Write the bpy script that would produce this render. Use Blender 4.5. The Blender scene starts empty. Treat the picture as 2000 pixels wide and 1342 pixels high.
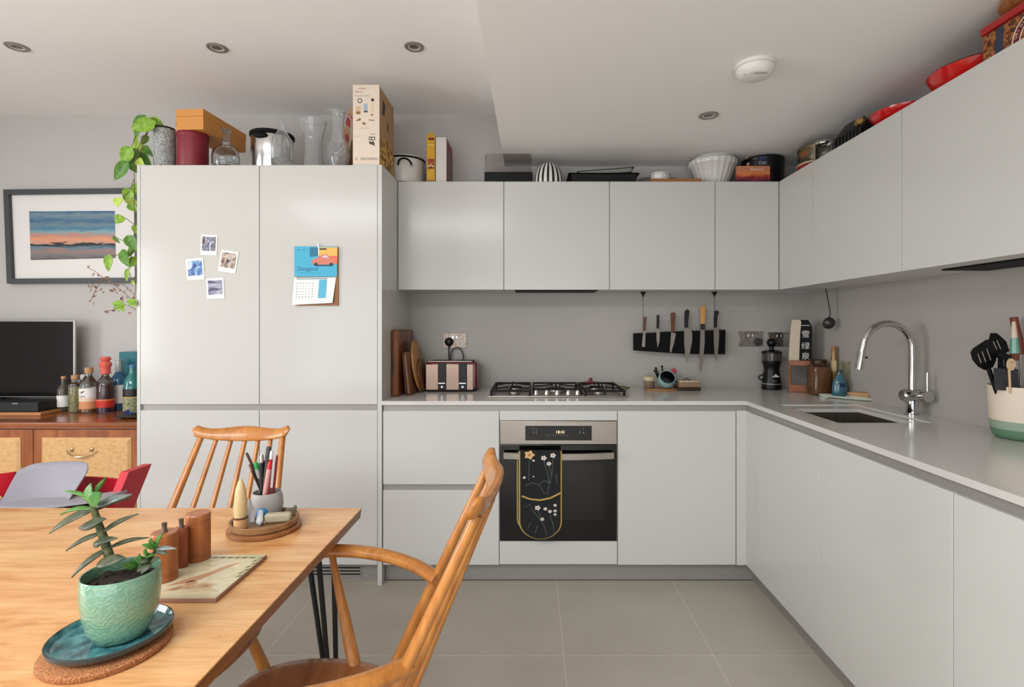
import bpy, bmesh, math, random
from mathutils import Vector, Matrix
PI = math.pi
S = bpy.context.scene
C = S.collection
random.seed(7)

# ---------------------------------------------------------------- camera
# camera stands at the origin looking along +Y; F, CX, CY are the lens in pixels of the 2000x1342 frame
F, CX, CY, H = 1038.0, 1040.0, 638.0, 1.317
cam_d = bpy.data.cameras.new('camera')
cam = bpy.data.objects.new('camera', cam_d); C.objects.link(cam)
cam.location = (0, 0, H); cam.rotation_euler = (PI/2, 0, 0)
cam_d.sensor_width = 36; cam_d.sensor_fit = 'HORIZONTAL'
cam_d.lens = F/2000*36
cam_d.shift_x = -(CX-1000)/2000; cam_d.shift_y = -(671-CY)/2000
cam_d.clip_start = 0.02
S.camera = cam

# ---------------------------------------------------------------- world, light, exposure
S.view_settings.view_transform = 'Standard'; S.view_settings.look = 'None'
S.view_settings.gamma = 1; S.view_settings.use_curve_mapping = False
S.view_settings.exposure = 0.06
w = bpy.data.worlds.new('overcast_sky'); S.world = w; w.use_nodes = True
w.node_tree.nodes['Background'].inputs[0].default_value = (0.82, 0.90, 1.0, 1)
w.node_tree.nodes['Background'].inputs[1].default_value = 1.5
def area(name, loc, rot, sx, sy, power, col):
    l = bpy.data.lights.new(name, 'AREA'); l.shape = 'RECTANGLE'; l.size = sx; l.size_y = sy
    l.energy = power; l.color = col
    o = bpy.data.objects.new(name, l); C.objects.link(o); o.location = loc; o.rotation_euler = rot
    return o
# daylight coming in through the garden doors behind the camera and the window in the left wall
area('daylight_garden_doors', (-1.3, -2.75, 1.15), (PI/2+.45, 0, 0), 4.4, 2.0, 58, (0.98, 0.985, 1.0))
area('daylight_left_window', (-4.40, 0.2, 1.5), (PI/2, 0, -PI/2), 1.9, 1.5, 86, (0.98, 0.985, 1.0))
area('daylight_rooflight', (-1.7, -1.0, 2.85), (.25, 0, 0), 2.6, 1.5, 130, (0.98, 0.985, 1.0))

# ---------------------------------------------------------------- materials
def lin(c):
    return tuple(((v/255)/12.92 if v/255 <= .04045 else ((v/255+.055)/1.055)**2.4) for v in c)
_M = {}
def mat(name, rgb=(200,200,200), rough=.5, metal=0, coat=0, trans=0, ior=1.45, spec=.5, emit=None, estr=0, alpha=None):
    if name in _M: return _M[name]
    m = bpy.data.materials.new(name); m.use_nodes = True
    b = m.node_tree.nodes['Principled BSDF']
    c = (*lin(rgb), 1)
    b.inputs['Base Color'].default_value = c
    b.inputs['Roughness'].default_value = rough
    b.inputs['Metallic'].default_value = metal
    b.inputs['Coat Weight'].default_value = coat
    b.inputs['Coat Roughness'].default_value = .05
    b.inputs['Transmission Weight'].default_value = trans
    b.inputs['IOR'].default_value = ior
    b.inputs['Specular IOR Level'].default_value = spec
    if emit: b.inputs['Emission Color'].default_value = (*lin(emit), 1); b.inputs['Emission Strength'].default_value = estr
    _M[name] = m
    return m
def nodes(m): return m.node_tree.nodes, m.node_tree.links, m.node_tree.nodes['Principled BSDF']
def noise_mat(name, stops, scale=(5,5,5), nscale=3, detail=5, dist=0, rough=.5, bump=0, bscale=None, metal=0, coat=0, spec=.5, nrough=.55):
    """base colour from a noise over object coordinates; stops = [(pos, rgb), ...]"""
    if name in _M: return _M[name]
    m = mat(name, stops[0][1], rough, metal, coat, spec=spec); n, l, b = nodes(m)
    tc = n.new('ShaderNodeTexCoord'); mp = n.new('ShaderNodeMapping'); mp.inputs['Scale'].default_value = scale
    l.new(tc.outputs['Object'], mp.inputs['Vector'])
    nz = n.new('ShaderNodeTexNoise'); nz.inputs['Scale'].default_value = nscale; nz.inputs['Detail'].default_value = detail
    nz.inputs['Distortion'].default_value = dist; nz.inputs['Roughness'].default_value = nrough
    l.new(mp.outputs[0], nz.inputs['Vector'])
    r = n.new('ShaderNodeValToRGB'); e = r.color_ramp.elements
    e[0].position, e[0].color = stops[0][0], (*lin(stops[0][1]), 1)
    e[1].position, e[1].color = stops[-1][0], (*lin(stops[-1][1]), 1)
    for p, c in stops[1:-1]:
        q = e.new(p); q.color = (*lin(c), 1)
    l.new(nz.outputs['Fac'], r.inputs[0]); l.new(r.outputs[0], b.inputs['Base Color'])
    if bump:
        bp = n.new('ShaderNodeBump'); bp.inputs['Strength'].default_value = bump; bp.inputs['Distance'].default_value = .004
        if bscale:
            n2 = n.new('ShaderNodeTexNoise'); n2.inputs['Scale'].default_value = bscale; n2.inputs['Detail'].default_value = 3
            l.new(tc.outputs['Object'], n2.inputs['Vector']); l.new(n2.outputs['Fac'], bp.inputs['Height'])
        else: l.new(nz.outputs['Fac'], bp.inputs['Height'])
        l.new(bp.outputs[0], b.inputs['Normal'])
    return m

def gloss_white():
    m = mat('gloss_white_lacquer', (197,196,191), .15, spec=.3); n, l, b = nodes(m)
    return m
WHITE = gloss_white()
CARC = mat('white_carcass', (214,212,206), .5)
WALL = noise_mat('painted_wall', [(0,(186,182,178)),(1,(191,187,183))], nscale=2, rough=.75, bump=.05, bscale=220, spec=.2)
SPLASH = noise_mat('splashback_paint', [(0,(168,163,157)),(1,(172,167,161))], nscale=2, rough=.45, spec=.3)
CEIL = noise_mat('ceiling_paint', [(0,(240,238,236)),(1,(243,241,239))], nscale=1.5, rough=.85, spec=.15)
def quartz():
    m = noise_mat('quartz_worktop', [(.3,(198,195,190)),(.7,(206,203,198))], nscale=260, detail=2, rough=.16, spec=.5)
    return m
QUARTZ = quartz()
RAIL = mat('brushed_grey_rail', (152,149,143), .42, .35)
STEEL = noise_mat('brushed_steel', [(.3,(150,143,134)),(.7,(170,162,152))], scale=(1,60,60), nscale=4, rough=.32, metal=.9)
SINKSTEEL = noise_mat('sink_steel', [(.3,(120,112,104)),(.7,(140,131,122))], scale=(30,30,1), nscale=4, rough=.35, metal=.9)
CHROME = mat('chrome', (205,203,200), .06, 1)
BLACK = mat('black_plastic', (10,10,10), .35, spec=.35)
BLACKM = mat('black_matt', (10,9,9), .6, spec=.2)
BLACKG = mat('black_glass', (8,8,9), .06, spec=.6)
GLASS = mat('clear_glass', (245,248,248), .0, trans=1, ior=1.45)
PAPER = mat('white_paper', (235,233,228), .7)
DARKGAP = mat('shadow_gap', (60,57,52), .8)

def floor_mat():
    m = mat('floor_tile', (150,144,134), .42, spec=.35); n, l, b = nodes(m)
    tc = n.new('ShaderNodeTexCoord'); sp = n.new('ShaderNodeSeparateXYZ'); l.new(tc.outputs['Object'], sp.inputs[0])
    def line(out, off):
        a = n.new('ShaderNodeMath'); a.operation = 'ADD'; a.inputs[1].default_value = off; l.new(out, a.inputs[0])
        q = n.new('ShaderNodeMath'); q.operation = 'PINGPONG'; q.inputs[1].default_value = .3; l.new(a.outputs[0], q.inputs[0])
        g = n.new('ShaderNodeMath'); g.operation = 'LESS_THAN'; g.inputs[1].default_value = .0016; l.new(q.outputs[0], g.inputs[0])
        return g
    gx = line(sp.outputs[0], -.125+6); gy = line(sp.outputs[1], -2.126+6)
    mx = n.new('ShaderNodeMath'); mx.operation = 'MAXIMUM'; l.new(gx.outputs[0], mx.inputs[0]); l.new(gy.outputs[0], mx.inputs[1])
    nz = n.new('ShaderNodeTexNoise'); nz.inputs['Scale'].default_value = 3.5; nz.inputs['Detail'].default_value = 8; l.new(tc.outputs['Object'], nz.inputs['Vector'])
    r = n.new('ShaderNodeValToRGB'); e = r.color_ramp.elements
    e[0].position, e[0].color = .25, (*lin((182,175,162)), 1); e[1].position, e[1].color = .75, (*lin((192,185,172)), 1)
    l.new(nz.outputs['Fac'], r.inputs[0])
    n3 = n.new('ShaderNodeTexNoise'); n3.inputs['Scale'].default_value = 120; n3.inputs['Detail'].default_value = 4; l.new(tc.outputs['Object'], n3.inputs['Vector'])
    mm = n.new('ShaderNodeMix'); mm.data_type = 'RGBA'; mm.blend_type = 'MULTIPLY'; mm.inputs[0].default_value = .25
    l.new(r.outputs[0], mm.inputs[6]); l.new(n3.outputs['Color'], mm.inputs[7])
    m2 = n.new('ShaderNodeMix'); m2.data_type = 'RGBA'; l.new(mx.outputs[0], m2.inputs[0])
    l.new(mm.outputs[2], m2.inputs[6]); m2.inputs[7].default_value = (*lin((204,196,184)), 1)
    l.new(m2.outputs[2], b.inputs['Base Color'])
    return m
FLOOR = floor_mat()

def wood(name, dark, light, along='x', rough=.35, stretch=14, nscale=1.6, dist=1.2, coat=.1, mid=None):
    sc = {'x': (1, stretch, stretch), 'y': (stretch, 1, stretch), 'z': (stretch, stretch, 1)}[along]
    mid = mid or tuple((a+b)/2 for a, b in zip(dark, light))
    return noise_mat(name, [(.28, dark), (.5, mid), (.72, light)], scale=sc, nscale=nscale, detail=6, dist=dist, rough=rough, coat=coat)
def table_wood():
    m = mat('honey_table_wood', (222,168,108), .3, coat=.15); n, l, b = nodes(m)
    tc = n.new('ShaderNodeTexCoord')
    mp = n.new('ShaderNodeMapping'); mp.inputs['Scale'].default_value = (1.2, 4.5, 4.5); l.new(tc.outputs['Object'], mp.inputs[0])
    nz = n.new('ShaderNodeTexNoise'); nz.inputs['Scale'].default_value = 1.6; nz.inputs['Detail'].default_value = 7; nz.inputs['Distortion'].default_value = 2.2; nz.inputs['Roughness'].default_value = .62
    l.new(mp.outputs[0], nz.inputs[0])
    r = n.new('ShaderNodeValToRGB'); e = r.color_ramp.elements
    e[0].position, e[0].color = .30, (*lin((186,120,64)), 1); e[1].position, e[1].color = .68, (*lin((226,182,128)), 1)
    q = e.new(.48); q.color = (*lin((216,162,106)), 1)
    l.new(nz.outputs['Fac'], r.inputs[0])
    m2p = n.new('ShaderNodeMapping'); m2p.inputs['Scale'].default_value = (6, 60, 60); l.new(tc.outputs['Object'], m2p.inputs[0])
    n2 = n.new('ShaderNodeTexNoise'); n2.inputs['Scale'].default_value = 2; n2.inputs['Detail'].default_value = 4; l.new(m2p.outputs[0], n2.inputs[0])
    r2 = n.new('ShaderNodeValToRGB'); r2.color_ramp.elements[0].position = .35; r2.color_ramp.elements[0].color = (.80,.74,.68,1); r2.color_ramp.elements[1].position = .6; r2.color_ramp.elements[1].color = (1,1,1,1)
    l.new(n2.outputs['Fac'], r2.inputs[0])
    mm = n.new('ShaderNodeMix'); mm.data_type = 'RGBA'; mm.blend_type = 'MULTIPLY'; mm.inputs[0].default_value = .6
    l.new(r.outputs[0], mm.inputs[6]); l.new(r2.outputs[0], mm.inputs[7]); l.new(mm.outputs[2], b.inputs['Base Color'])
    return m

# ---------------------------------------------------------------- mesh helpers
def P(px, py, Y):
    """point at depth Y that the photo shows at (px, py)"""
    return Vector(((px-CX)*Y/F, Y, H-(py-CY)*Y/F))
def PZ(px, py, z):
    """point on the horizontal plane z shown at (px, py)"""
    Y = (H-z)*F/(py-CY); return Vector(((px-CX)*Y/F, Y, z))
def V(*a): return Vector(a)

class MB:
    def __init__(s, m=None):
        s.v = []; s.f = []; s.fm = []; s.flat = set(); s.mats = []; s.cur = 0; s.X = Matrix.Identity(4)
        if m: s.m(m)
    def m(s, mt):
        if mt not in s.mats: s.mats.append(mt)
        s.cur = s.mats.index(mt); return s
    def x(s, M): s.X = M; return s
    def add(s, vs, fs):
        o = len(s.v); s.v += [s.X @ Vector(p) for p in vs]
        for q in fs: s.f.append([o+i for i in q]); s.fm.append(s.cur)
        return s
    def box(s, x0, x1, y0, y1, z0, z1, b=0):
        if x1 < x0: x0, x1 = x1, x0
        if y1 < y0: y0, y1 = y1, y0
        if z1 < z0: z0, z1 = z1, z0
        b = min(b, (x1-x0)/2.01, (y1-y0)/2.01, (z1-z0)/2.01)
        if b <= 0:
            vs = [(x, y, z) for x in (x0, x1) for y in (y0, y1) for z in (z0, z1)]
            return s.add(vs, [(0,1,3,2),(4,6,7,5),(0,4,5,1),(2,3,7,6),(0,2,6,4),(1,5,7,3)])
        bm = bmesh.new(); bmesh.ops.create_cube(bm, size=1)
        for v in bm.verts: v.co = ((x0+x1)/2+v.co.x*(x1-x0), (y0+y1)/2+v.co.y*(y1-y0), (z0+z1)/2+v.co.z*(z1-z0))
        bmesh.ops.bevel(bm, geom=bm.edges[:], offset=b, segments=3 if b > .004 else 2, profile=.5, affect='EDGES')
        bm.verts.index_update()
        k0 = len(s.f)
        for k, f in enumerate(bm.faces):
            f.normal_update()
            if max(abs(c) for c in f.normal) > .9999: s.flat.add(k0+k)
        s.add([v.co.copy() for v in bm.verts], [[v.index for v in f.verts] for f in bm.faces]); bm.free(); return s
    def loft(s, secs, cap0=True, cap1=True, closed=True):
        n = len(secs[0]); vs = [p for q in secs for p in q]; fs = []
        for i in range(len(secs)-1):
            for j in range(n if closed else n-1):
                k = (j+1) % n; fs.append((i*n+j, i*n+k, (i+1)*n+k, (i+1)*n+j))
        if cap0: fs.append(tuple(range(n-1, -1, -1)))
        if cap1: fs.append(tuple((len(secs)-1)*n+j for j in range(n)))
        return s.add(vs, fs)
    def lathe(s, prof, c=(0,0,0), n=40, cap0=False, cap1=False, sx=1, sy=1, flute=None):
        secs = []
        for r, z in prof:
            ring = []
            for i in range(n):
                a = 2*PI*i/n; rr = max(r, 1e-5)*(1 if not flute else 1+flute[1]*math.cos(flute[0]*a))
                ring.append(Vector((c[0]+rr*sx*math.cos(a), c[1]+rr*sy*math.sin(a), c[2]+z)))
            secs.append(ring)
        return s.loft(secs, cap0, cap1)
    def cyl(s, c, r, h, n=32, b=0):
        b = min(b, r*.4, h*.4)
        return s.lathe([(r-b,0),(r,b),(r,h-b),(r-b,h)] if b else [(r,0),(r,h)], c, n, True, True)
    def tube(s, pts, r, n=12, flat=(1,1), up=None, caps=True):
        pts = [Vector(p) for p in pts]; rs = r if isinstance(r, (list, tuple)) else [r]*len(pts)
        u = Vector(up) if up else Vector((0,0,1)); secs = []
        t0 = (pts[1]-pts[0]).normalized()
        if abs(t0.dot(u)) > .95: u = Vector((1,0,0))
        for i, p in enumerate(pts):
            t = (pts[min(i+1, len(pts)-1)]-pts[max(i-1, 0)]).normalized()
            a = t.cross(u).normalized(); bb = a.cross(t).normalized()
            if not up: u = bb
            secs.append([p+a*(rs[i]*flat[0]*math.cos(2*PI*k/n))+bb*(rs[i]*flat[1]*math.sin(2*PI*k/n)) for k in range(n)])
        return s.loft(secs, caps, caps)
    def ell(s, c, rx, ry=None, rz=None, n=20, m=12):
        ry = ry or rx; rz = rz or rx; secs = []
        for i in range(m+1):
            a = -PI/2+PI*i/m; cr = max(math.cos(a), 1e-4)
            secs.append([Vector((c[0]+rx*cr*math.cos(2*PI*k/n), c[1]+ry*cr*math.sin(2*PI*k/n), c[2]+rz*math.sin(a))) for k in range(n)])
        return s.loft(secs, True, True)
    def slab(s, pts, o, u, v, t=0.0):
        """polygon pts (2D) in the plane o + u*a + v*b; thickness t along u x v (0: flat face)"""
        o, u, v = Vector(o), Vector(u), Vector(v); nn = u.cross(v).normalized()
        lo = [o+u*a+v*b for a, b in pts]
        if t == 0: return s.add(lo, [tuple(range(len(pts)))])
        return s.loft([lo, [p+nn*t for p in lo]])
    def text(s, body, o, u, v, size, align='LEFT', sx=1):
        """flat lettering; u reading direction, v up"""
        cu = bpy.data.curves.new('t', 'FONT'); cu.body = body; cu.size = size; cu.align_x = align; cu.resolution_u = 3
        ob = bpy.data.objects.new('t', cu); C.objects.link(ob)
        dg = bpy.context.evaluated_depsgraph_get(); ev = ob.evaluated_get(dg); me = ev.to_mesh()
        o, u, v = Vector(o), Vector(u).normalized(), Vector(v).normalized()
        s.add([o+u*(p.co.x*sx)+v*p.co.y for p in me.vertices], [tuple(f.vertices) for f in me.polygons])
        ev.to_mesh_clear(); bpy.data.objects.remove(ob); bpy.data.curves.remove(cu); return s

def part(name, mb, parent=None, world=True, sharp=38):
    me = bpy.data.meshes.new(name)
    vs = mb.v
    if parent is not None and world:
        W = parent.matrix_basis.copy(); q = parent.parent
        while q is not None: W = q.matrix_basis @ W; q = q.parent
        I = W.inverted(); vs = [I @ p for p in vs]
    me.from_pydata([tuple(p) for p in vs], [], mb.f)
    for mt in mb.mats: me.materials.append(mt)
    me.polygons.foreach_set('material_index', mb.fm)
    me.validate(); me.update()
    bm = bmesh.new(); bm.from_mesh(me); bmesh.ops.recalc_face_normals(bm, faces=bm.faces[:]); bm.to_mesh(me); bm.free()
    me.set_sharp_from_angle(angle=math.radians(sharp))
    me.polygons.foreach_set('use_smooth', [i not in mb.flat for i in range(len(mb.f))])
    o = bpy.data.objects.new(name, me); C.objects.link(o)
    if parent is not None: o.parent = parent
    return o
def tag(o, label, cat, group=None):
    o['label'] = label; o['category'] = cat
    if group: o['group'] = group
    return o
def thing(name, label, cat, loc=(0,0,0), rz=0, group=None):
    o = bpy.data.objects.new(name, None); C.objects.link(o); o.location = loc; o.rotation_euler = (0, 0, rz)
    o.matrix_basis = Matrix.Translation(Vector(loc)) @ Matrix.Rotation(rz, 4, 'Z'); o.empty_display_size = .05
    return tag(o, label, cat, group)
def solo(name, mb, label, cat, loc=None, group=None, sharp=38):
    """a thing that is one mesh, its origin at its base"""
    if loc is None:
        xs = [p.x for p in mb.v]; ys = [p.y for p in mb.v]; loc = ((min(xs)+max(xs))/2, (min(ys)+max(ys))/2, min(p.z for p in mb.v))
    L = Vector(loc); mb.v = [p-L for p in mb.v]
    o = part(name, mb, sharp=sharp); o.location = L
    return tag(o, label, cat, group)
def struct(name, mb, loc=None):
    o = part(name, mb); o['kind'] = 'structure'; return o
def copy_tree(o, loc, rz=None, label=None, par=None):
    c = o.copy(); C.objects.link(c)
    if par is not None: c.parent = par
    else:
        c.matrix_basis = Matrix.Translation(Vector(loc)) @ Matrix.Rotation(o.rotation_euler.z if rz is None else rz, 4, 'Z')
        if label: c['label'] = label
    for ch in [q for q in C.objects if q.parent == o]: copy_tree(ch, None, par=c)
    return c

# ---------------------------------------------------------------- room shell
YB, XR, XL, YF = 3.318, 1.715, -4.25, -2.6        # back, right, left, front (behind camera) walls
ZC, ZL, XS = 2.637, 2.317, -.173                   # ceiling, lowered ceiling, its edge
ZT, ZW = 2.141, .938                               # top of cupboards, worktop
YBASE, YUP, XBASE, XUP = 2.705, 3.018, 1.087, 1.400
b = MB(FLOOR); b.box(XL, XR, YF, YB, -.1, 0); struct('floor', b)
b = MB(CEIL); b.box(XL, XS, -.2, YB, ZC, ZC+.1); b.box(XL, XS, YF, -1.8, ZC, ZC+.1)   # rooflight opening X -3.1..-.3, Y -1.8..-.2
b.box(XL, -3.1, -1.8, -.2, ZC, ZC+.1); b.box(-.3, XS, -1.8, -.2, ZC, ZC+.1); b.box(XS, XR, YF, YB, ZL, ZC+.1); struct('ceiling', b)
b = MB(WALL); b.box(XL-.1, -.80, YB, YB+.1, 0, ZC+.1)
b.box(-.80, XR+.1, YB, YB+.1, 0, .9); b.box(-.80, XR+.1, YB, YB+.1, 1.531, ZC+.1)
b.m(SPLASH); b.box(-.80, XR+.1, YB, YB+.1, .9, 1.531)
struct('wall_back', b)
b = MB(WALL); b.box(XR, XR+.1, YF, YB, 0, .9); b.box(XR, XR+.1, YF, YB, 1.531, ZC)
b.m(SPLASH); b.box(XR, XR+.1, YF, YB, .9, 1.531)
struct('wall_right', b)
# left wall with its window opening (Y -.75..1.15, z .75..2.25)
b = MB(WALL); b.box(XL-.1, XL, YF, -.75, 0, ZC); b.box(XL-.1, XL, 1.15, YB, 0, ZC)
b.box(XL-.1, XL, -.75, 1.15, 0, .75); b.box(XL-.1, XL, -.75, 1.15, 2.25, ZC); struct('wall_left', b)
# wall behind the camera with wide garden doors (X -3.6..1.0, z 0.05..2.3)
b = MB(WALL); b.box(XL-.1, -3.6, YF-.1, YF, 0, ZC); b.box(1.0, XR+.1, YF-.1, YF, 0, ZC); b.box(-3.6, 1.0, YF-.1, YF, 2.25, ZC); struct('wall_front', b)
FRAME = mat('window_frame_paint', (70,72,74), .4)
b = MB(FRAME)
for x in (-3.6, -2.465, -1.33, -.195, .94): b.box(x, x+.06, YF-.08, YF-.02, 0, 2.25, .004)
b.box(-3.6, 1.0, YF-.08, YF-.02, 2.19, 2.25, .004); b.box(-3.6, 1.0, YF-.08, YF-.02, 0, .06, .004)
d = struct('door_1', b)
b = MB(FRAME)
for y in (-.75, .17, 1.09): b.box(XL-.08, XL-.02, y, y+.06, .75, 2.25, .004)
b.box(XL-.08, XL-.02, -.75, 1.15, .75, .81, .004); b.box(XL-.08, XL-.02, -.75, 1.15, 2.19, 2.25, .004)
struct('window_1', b)
b = MB(WHITE if 'gloss_white_lacquer' in _M else CEIL)
for x in (-3.1, -1.73, -.36): b.box(x, x+.06, -1.8, -.2, ZC+.1, ZC+.14)
b.box(-3.1, -.3, -1.8, -1.74, ZC+.1, ZC+.14); b.box(-3.1, -.3, -.26, -.2, ZC+.1, ZC+.14)
struct('window_2', b)

# ---------------------------------------------------------------- fitted kitchen
G = .0017   # half gap between doors
def front(x0, x1, z0, z1, y=YBASE, t=.019):     # door leaf facing -Y
    return MB(WHITE).box(x0+G, x1-G, y, y+t, z0+G, z1-G, .0012)
def rfront(y0, y1, z0, z1, x=XBASE, t=.019):    # door leaf facing -X
    return MB(WHITE).box(x, x+t, y0+G, y1-G, z0+G, z1-G, .0012)
def bx(px): return (px-CX)/383.7
def ux(px): return (px-CX)/343.9
ZD0, ZD1 = .1025, .889        # base door bottom / top
ZR = (.889, .918)             # recessed rail
# tall cabinets (fridge and larder)
tx = [bx(267.5), bx(273.8), bx(506.6), bx(737.4), bx(745.9)]
zs0, zs1 = H-(801-CY)/383.7, H-(790.5-CY)/383.7
for i, (lab, side) in enumerate([('tall glossy white cupboard with four small photos stuck on its door', (tx[0], tx[1])), ('tall glossy white cupboard with a blue calendar hung on its door', (tx[3], tx[4]))]):
    x0, x1 = tx[1+i], tx[2+i]
    t = thing('tall_cabinet', lab, 'cupboard', ((x0+x1)/2, YBASE+.3, 0))
    c = MB(CARC).box(x0, x1, YBASE+.022, YB-.002, .1, ZT-.002)
    part('carcass', c, t)
    part('handle_rail', MB(RAIL).box(x0, x1, YBASE+.012, YBASE+.0215, zs0-.005, zs1+.005), t)
    part('door', front(x0, x1, zs1, ZT), t); part('door', front(x0, x1, ZD0, zs0), t)
    part('side_panel', MB(WHITE).box(side[0], side[1], YBASE, YB-.002, 0, ZT, .001), t)
    pl = part('plinth', MB(RAIL).box(x0, x1, YBASE+.054, YBASE+.07, 0, .1), t)
    if i == 1:
        gx0, gx1 = x0+.06, (704-CX)/376.3
        g = MB(RAIL).box(gx0-.01, gx1+.006, YBASE+.050, YBASE+.0538, .018, .098, .001)
        g.m(BLACKM)
        for k in range(4): g.box(gx0, gx1, YBASE+.0485, YBASE+.0499, .031+k*.0165, .037+k*.0165)
        part('vent_grille', g, pl)
# base units on the back run
bu = [bx(747.6), bx(975.2), bx(1206), bx(1437.5), bx(1456.5)]
def base(x0, x1, lab):
    t = thing('base_cabinet', lab, 'cupboard', ((x0+x1)/2, YBASE+.3, .1))
    part('handle_rail', MB(RAIL).box(x0, x1, YBASE+.012, YBASE+.0215, .872, .9178), t); return t
t = base(bu[0], bu[1], 'white handleless drawer unit with two deep drawers left of the oven')
part('carcass', MB(CARC).box(bu[0], bu[1], YBASE+.022, YB-.002, .1, .9178), t)
zd = H-(947-CY)/383.7; ze = H-(957-CY)/383.7
part('drawer', front(bu[0], bu[1], zd, ZD1), t); part('drawer', front(bu[0], bu[1], ZD0, ze), t)
part('handle_rail', MB(RAIL).box(bu[0], bu[1], YBASE+.012, YBASE+.0215, ze-.012, zd+.012), t)
t = base(bu[1], bu[2], 'white oven housing with narrow panels above and below the oven')
o0, o1 = H-(1055.5-CY)/383.7, H-(822.5-CY)/383.7
c = MB(CARC).box(bu[1], bu[2], YBASE+.022, YB-.002, .1, o0-.004)
c.box(bu[1], bu[2], YBASE+.022, YB-.002, o1+.004, .9178); c.box(bu[1], bu[1]+.002, YBASE+.022, YB-.002, .1, .9); c.box(bu[2]-.002, bu[2], YBASE+.022, YB-.002, .1, .9)
part('carcass', c, t); part('panel', front(bu[1], bu[2], o1+.001, ZD1), t); part('panel', front(bu[1], bu[2], ZD0+.003, o0-.003), t)
t = base(bu[2], bu[3], 'white single door base unit right of the oven')
part('carcass', MB(CARC).box(bu[2], bu[3], YBASE+.022, YB-.002, .1, .9178), t); part('door', front(bu[2], bu[3], ZD0, ZD1), t)
t = base(bu[3], XBASE+.012, 'narrow white corner filler between the two runs of units')
c = MB(CARC).box(bu[3], XBASE+.012, YBASE+.022, YBASE+.04, .1, .9178); part('carcass', c, t)
f = MB(WHITE).box(bu[3]+.003, XBASE+.019, YBASE, YBASE+.019, ZD0, ZD1, .001); f.box(XBASE, XBASE+.019, YBASE-.024, YBASE, ZD0, ZD1, .001)
part('filler_panel', f, t); part('handle_rail', MB(RAIL).box(XBASE+.0125, XBASE+.0215, YBASE-.0255, YBASE+.0115, .8895, .9178), t)
# plinths
b = MB(RAIL).box(bx(747), XBASE+.054, YBASE+.054, YBASE+.07, 0, .101); b.box(XBASE+.054, XBASE+.07, .6, YBASE+.07, 0, .101)
b.m(DARKGAP).box(bx(747), XBASE+.054, YBASE+.053, YBASE+.0539, 0, .004)
solo('plinth', b, 'long brushed grey plinth along the floor under both runs of base units', 'plinth')
# right run
ry = [2.672, 2.006, 1.3735, .741]
labs = ['white base unit door next to the corner, below the sink', 'white base unit door in the middle of the right run', 'white base unit door nearest the camera on the right run']
for i in range(3):
    y1, y0 = ry[i], ry[i+1]
    t = thing('base_cabinet', labs[i], 'cupboard', (1.4, (y0+y1)/2, .1))
    top = .60 if i == 0 else .9178
    part('carcass', MB(CARC).box(XBASE+.022, XR-.002, y0, y1 if i else YBASE-.03, .1, top), t)
    part('door', rfront(y0, y1 if i else YBASE-.026, ZD0, ZD1), t)
    part('handle_rail', MB(RAIL).box(XBASE+.012, XBASE+.0215, y0, y1 if i else YBASE-.026, .872, .9178), t)
# wall units on the back run
uxs = [-.7645, ux(984), ux(1190.3), ux(1397), XUP]
labs = ['white wall cupboard next to the tall unit', 'white wall cupboard above the hob hiding the extractor', 'white wall cupboard above the left part of the knife rack', 'narrow white wall cupboard in the corner of the back wall']
ZU0 = 1.5305
for i in range(4):
    x0, x1 = uxs[i], uxs[i+1]
    t = thing('wall_cabinet', labs[i], 'cupboard', ((x0+x1)/2, YUP+.15, ZU0))
    part('carcass', MB(CARC).box(x0, x1 if i < 3 else XUP+.02, YUP+.021, YB-.002, ZU0, ZT-.002), t)
    part('door', MB(WHITE).box(x0+G, x1-G, YUP, YUP+.019, ZU0-.004, ZT, .0012), t)
    if i == 1:
        e = MB(BLACKM).box(x0+.06, x1-.06, YUP+.03, YB-.06, ZU0-.006, ZU0-.0005, .002); part('extractor_hood', e, t)
uys = [YUP-.002, 2.654, 2.0155, 1.377, .739]
labs = ['narrow white wall cupboard in the corner on the right wall', 'white wall cupboard on the right wall left of the red pan', 'white wall cupboard on the right wall under the red pan', 'white wall cupboard on the right wall nearest the camera']
for i in range(4):
    y1, y0 = uys[i], uys[i+1]
    t = thing('wall_cabinet', labs[i], 'cupboard', (XUP+.15, (y0+y1)/2, ZU0))
    part('carcass', MB(CARC).box(XUP+.022, XR-.002, y0, y1, ZU0, ZT-.002), t)
    part('door', MB(WHITE).box(XUP, XUP+.019, y0+G, y1-G, ZU0-.004, ZT, .0012), t)
    if i == 2: part('extractor_hood', MB(BLACKM).box(XUP+.12, XR-.02, y0+.05, y1+.0-.04, ZU0-.006, ZU0-.0005, .002), t)
# worktop (L shape, sink cut-out and sunk drainer ledge)
sx0, sx1, sy0, sy1 = 1.204, 1.518, 2.093, 2.474
dx1, dy1 = 1.576, 2.585
b = MB(QUARTZ); zt0 = .9182
b.box(-.7655, XBASE, YBASE-.004, YB-.001, zt0, ZW)
b.box(XBASE, XR-.001, dy1, YB-.001, zt0, ZW); b.box(XBASE, sx0, .6, dy1, zt0, ZW)
b.box(dx1, XR-.001, .6, dy1, zt0, ZW); b.box(sx0, dx1, .6, sy0, zt0, ZW)
b.box(sx1, dx1, sy0, dy1, zt0, ZW-.004); b.box(sx0, sx1, sy1, dy1, zt0, ZW-.004)
solo('worktop', b, 'pale grey stone worktop running along the back and right walls', 'worktop')
t = thing('sink', 'undermounted stainless steel sink in the right-hand worktop', 'sink', ((sx0+sx1)/2, (sy0+sy1)/2, .74))
b = MB(SINKSTEEL); r = .003
x0, x1, y0, y1 = sx0-r, sx1+r, sy0-r, sy1+r
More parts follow.
